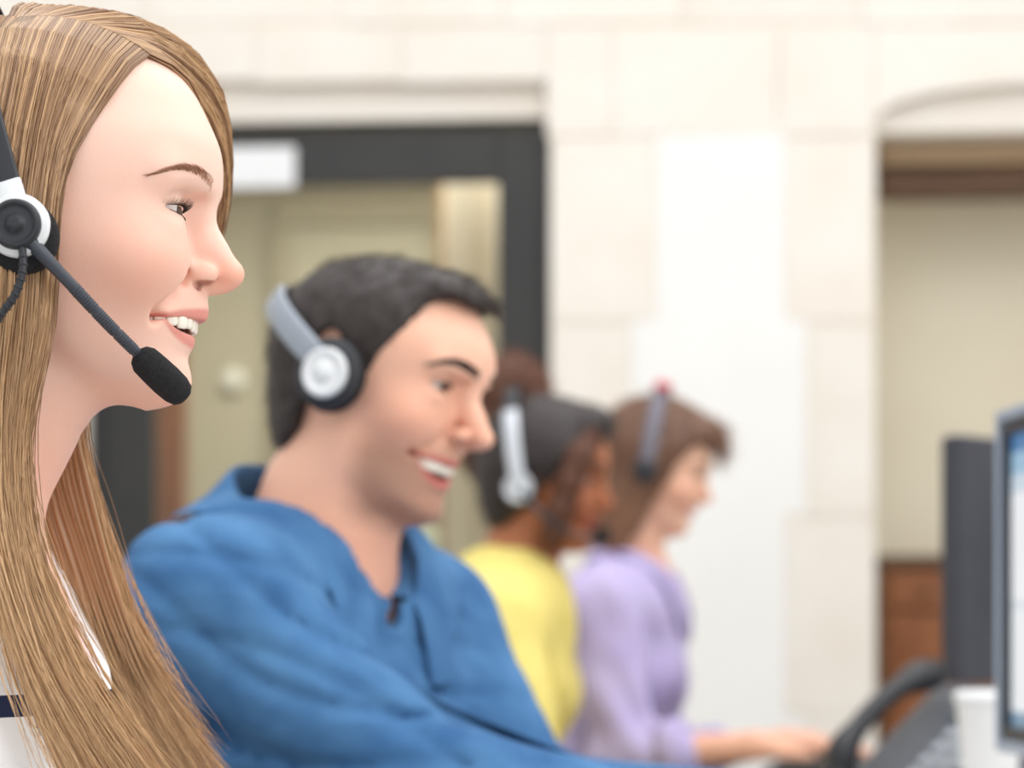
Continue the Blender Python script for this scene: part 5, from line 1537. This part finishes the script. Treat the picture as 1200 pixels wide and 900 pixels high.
def hair_yellow():
    O = YF.O
    G = Grid(axis((O[0]-0.19, O[0]+0.13, 0.0032)), axis((O[1]-0.13, O[1]+0.13, 0.0032)), axis((O[2]-0.14, O[2]+0.16, 0.0032)))
    poly = [(160, 62), (98, 66), (76, 60), (60, 40), (46, 30), (36, 6), (24, -20), (10, -30), (-20, -50), (-40, -76), (-90, -80), (-150, -80), (-150, 190), (160, 190)]
    noise = lambda x, y, z: 0.0014*wn(x, y, z, 240, 0.7)
    hair_cap(G, YF, poly, 0.007, [((70, 0, 88), (36, 48, 24), 0.02)], 0.006, noise)
    V, F = G.mesh(); o = mesh_obj('hair', V, F, M_blackhair, yel, True, {'tone': np.full((len(V), 3), 0.3)})
    fuzz('hair_strands', V, F, 2500, 0.022, lambda P: np.tile(YF.R @ np.array([-1, 0, 0.1]), (len(P), 1)), 0.0003, M_blackhair, o, lift=0.3)
    # curly ponytail behind the head and a loose lock in front of the ear
    g = Grid(axis((-0.14, 0.12, 0.0032)), axis((3.36, 3.72, 0.0032)), axis((1.06, 1.42, 0.0032)))
    g.ell(at(600, 462, 3.58), (0.056, 0.058, 0.058)); g.ell(at(580, 520, 3.58), (0.052, 0.052, 0.062), 0.03); g.cone(at(604, 500, 3.55), YF.w((-0.085, 0.0, 0.045)), 0.035, 0.03, 0.02)
    g.op(lambda x, y, z: 0.006*wn(x, y, z, 170, 0.2) + 0.004*wn(x, y, z, 330, 1.9), (-0.2, 3.3, 1.0), (0.2, 3.8, 1.5), 0, 'disp')
    v, f = g.mesh(); pt = mesh_obj('ponytail', v, f, M_curl, yel, True, {'tone': np.full((len(v), 3), 0.35)})
    fuzz('curls', v, f, 2400, 0.03, lambda P: rng.normal(0, 1, P.shape), 0.0004, M_curl, pt, lift=0.9, K=7, curl=0.006)
    g = Grid(axis((YF.O[0]-0.03, YF.O[0]+0.12, 0.0028)), axis((YF.O[1]-0.13, YF.O[1]+0.0, 0.0028)), axis((YF.O[2]-0.14, YF.O[2]+0.11, 0.0028)))
    g.chain([YF.w(np.array(q)*1e-3) for q in ((74, -36, 74), (66, -60, 40), (56, -72, 4), (46, -72, -40), (36, -66, -74), (34, -60, -92))], [0.014, 0.016, 0.015, 0.016, 0.013, 0.006], 0.01, 0.012)
    g.op(lambda x, y, z: 0.003*wn(x, y, z, 230, 0.6), (-0.2, 3.2, 1.0), (0.3, 3.8, 1.5), 0, 'disp')
    v, f = g.mesh(); lk = mesh_obj('hair_lock', v, f, M_curl, o, True, {'tone': np.full((len(v), 3), 0.3)})
    fuzz('curls', v, f, 900, 0.03, lambda P: np.tile(YF.R @ np.array([-0.1, 0, -1.0]), (len(P), 1)), 0.0004, M_curl, lk, lift=0.4, K=8, curl=0.003)
hair_yellow()
M_yel = noisy('yellow_knit', srgb(238, 222, 140), srgb(230, 212, 122), 40, 0.9, bump=0.3, bscale=500, spec=0.1)
fold_y = lambda x, y, z: -0.004*np.sin(46*(z + 0.5*x) + 4*np.sin(16*x + 9*y)) * np.clip((1.05 - z)/0.2, 0.2, 1)
yj, ybv = garment('jumper', by, M_yel, yel, 0.010, 1.0, 0.0065, fold_y, (NBy + np.array([-0.01, 0, 0.12]), NBy + np.array([0.012, 0, -0.010])), 0.060)
rb_ = MB(); th = np.linspace(0, 2*np.pi, 49); nfr = Frame(rot(10, 18, 0), NBy + np.array([0.0, 0, 0.004]))
rb_.tube(nfr.w(np.stack([0.056*np.cos(th) + 0.004, 0.058*np.sin(th), 0*th], 1)), 0.007, 10, cap=False); rb_.build('neckband', M_yel, yj, smooth=True)
lower_half(by, yel, M_jean, M_shoe, (0.97, -0.2)); chair(by, (0.97, -0.2), 'black office chair under the woman in yellow')
headset('silver headset on the woman in the yellow jumper', YF, (-14, -88, -14), 23, 88, 131, 14, (97, -34, -72), M_hsilver, M_hblack, boom=True, cable=False, slider=M_hsilver, slider_n=14, hub=0.9, band_w=0.020,
        boom_path=[np.array(q)*1e-3 for q in ((-8, -90, -20), (25, -92, -48), (65, -74, -72), (97, -34, -80))], mic_r=0.010, mic_len=0.024)

# ------------------------------------------------------------------ the woman in lilac
PD = 4.0
PF = Frame(rot(6, 12, 2), at(763, 551, PD), 0.98)
pur = empty('person', (0.17, 4.0, 0), 'brown-haired woman in a lilac shirt, furthest of the row', 'person')
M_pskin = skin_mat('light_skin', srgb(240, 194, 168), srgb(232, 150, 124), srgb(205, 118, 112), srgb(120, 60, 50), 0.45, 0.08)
NBp = at(748, 672, 4.02)
RcP = rot(8, 12, 0)
byp = Body(NBp, RcP, [at(706, 712, 3.88), at(745, 715, 4.17)], [at(730, 888, 3.80), at(770, 890, 4.22)], [np.array([0.375, 3.74, 0.795]), np.array([0.46, 4.06, 0.785])], 0.92, True, hip=(0.10, 4.06, 0.55))
pneck = [PF.w((-0.004, 0, -0.05)), PF.w((-0.020, 0, -0.10)), NBp + np.array([0, 0, -0.015])]
pbody, pp_, pbvh = skin_body(byp, PF, dict(mzl=-59.0, mzu=-54.0, mx_l=86), M_pskin, pur, pneck, [0.047, 0.046, 0.055], 0.0030, 0.007, hand_s=0.95,
                             hand_dir=[unit([0.98, 0.12, 0.02]), unit([0.95, -0.25, 0.0])], curl=0.2)
add_eyes(PF, pp_, MATS['brown_iris'], pbody, (1, 0, -0.3), M_dlash, 0.007, 40)
M_brown = hair_mat('chestnut_hair', srgb(74, 48, 38), srgb(168, 122, 92), 0.45)
add_brows(PF, pp_, M_brown, pbody, pbvh, [(97, 12, 20.5, 2.6), (88, 32, 27.0, 2.0), (72, 50, 22, 0.8)], n=220, length=8, r=0.0003)
def hair_purple():
    O = PF.O
    G = Grid(axis((O[0]-0.15, O[0]+0.15, 0.0034)), axis((O[1]-0.14, O[1]+0.14, 0.0034)), axis((O[2]-0.19, O[2]+0.16, 0.0034)))
    poly = [(160, 44), (112, 40), (96, 58), (78, 62), (58, 40), (44, 18), (34, -20), (20, -50), (4, -100), (-10, -130), (-30, -165), (-120, -165), (-150, -80), (-150, 190), (160, 190)]
    noise = lambda x, y, z: 0.0022*wn(x, y, 0.35*z, 260, 0.7) + 0.0012*wn(x, y, 0.3*z, 520, 0.2)
    ex = [((82, 0, 76), (30, 54, 26), 0.02), ((100, 8, 62), (13, 40, 22), 0.014)]
    for s in (-1, 1): ex += [((-6, s*72, -10), (34, 17, 60), 0.02), ((-22, s*68, -90), (32, 20, 66), 0.02)]
    ex += [((-55, 0, -70), (38, 62, 80), 0.03)]
    hair_cap(G, PF, poly, 0.011, ex, 0.006, noise)
    V, F = G.mesh(); L = PF.loc(V)
    o = mesh_obj('hair', V, F, M_brown, pur, True, {'tone': np.repeat(np.clip(0.25 + 2.2*np.clip(-L[:, 2], 0, .15), 0, 1)[:, None], 3, 1)})
    def comb(P):
        l = PF.loc(P); front = np.clip((l[:, 0] - 0.05)/0.03, 0, 1)[:, None]
        return (front*np.array([0.6, 0.3, -0.8]) + (1 - front)*np.array([-0.25, 0, -1.0])) @ PF.R.T
    fuzz('hair_strands', V, F, 3200, 0.045, comb, 0.0004, M_brown, o, lift=0.25, K=6, spread=0.25)
hair_purple()
M_lil = noisy('lilac_cotton', srgb(196, 186, 226), srgb(180, 168, 214), 12, 0.85, bump=0.2, bscale=60, spec=0.1)
fold_p = lambda x, y, z: -0.004*np.sin(52*(z + 0.6*x) + 4*np.sin(18*x + 9*y)) * np.clip((1.05 - z)/0.2, 0.2, 1) - 0.002*np.sin(90*x + 30*z)
pj, pbv = garment('shirt', byp, M_lil, pur, 0.012, 0.42, 0.0065, fold_p, (NBp + np.array([-0.01, 0, 0.12]), NBp + np.array([0.016, 0, -0.014])), 0.064,
                  vneck=[NBp + RcP @ [0.05, 0, -0.01], NBp + RcP @ [0.09, 0, -0.05], NBp + RcP @ [0.11, 0, -0.10]])
collar('collar', Frame(rot(8, 20, 0), NBp + np.array([-0.006, 0, 0.012])), 0.060, 0.060, M_lil, pj, gap=24, fall=0.05, stand=0.026, front_drop=0.06, point=0.035, flare=0.028, open_=0.012, bvh=pbv)
cu = byp.el[0] + (byp.wr[0] - byp.el[0])*0.40; cd = unit(byp.wr[0] - byp.el[0])
mb = MB(); mb.lathe([(0.038, -0.022), (0.053, -0.020), (0.055, 0.0), (0.052, 0.020), (0.038, 0.022)], cu, cd, 28); mb.build('rolled_cuff', M_lil, pj, smooth=True)
conform('placket', pbv, NBp + RcP @ [0.10, 0, -0.235], RcP[:, 1], RcP[:, 2], -RcP[:, 0], 0.03, 0.26, 5, 20, 0.0022, 0.002, M_lil, pj)
lower_half(byp, pur, M_jean, M_shoe, (0.98, -0.15)); chair(byp, (0.98, -0.15), 'black office chair under the woman in lilac')
headset('dark headset with a red-padded band on the woman in lilac', PF, (-4, -98, -4), 20, 97, 140, 2, (0, 0, 0), M_hblack, M_hblack, boom=False, cable=False, slider=mat('grey_headset_band', srgb(110, 108, 122), 0.4), slider_n=17, hub=0.8, band_w=0.022, padding=mat('red_padding', srgb(196, 70, 84), 0.6))
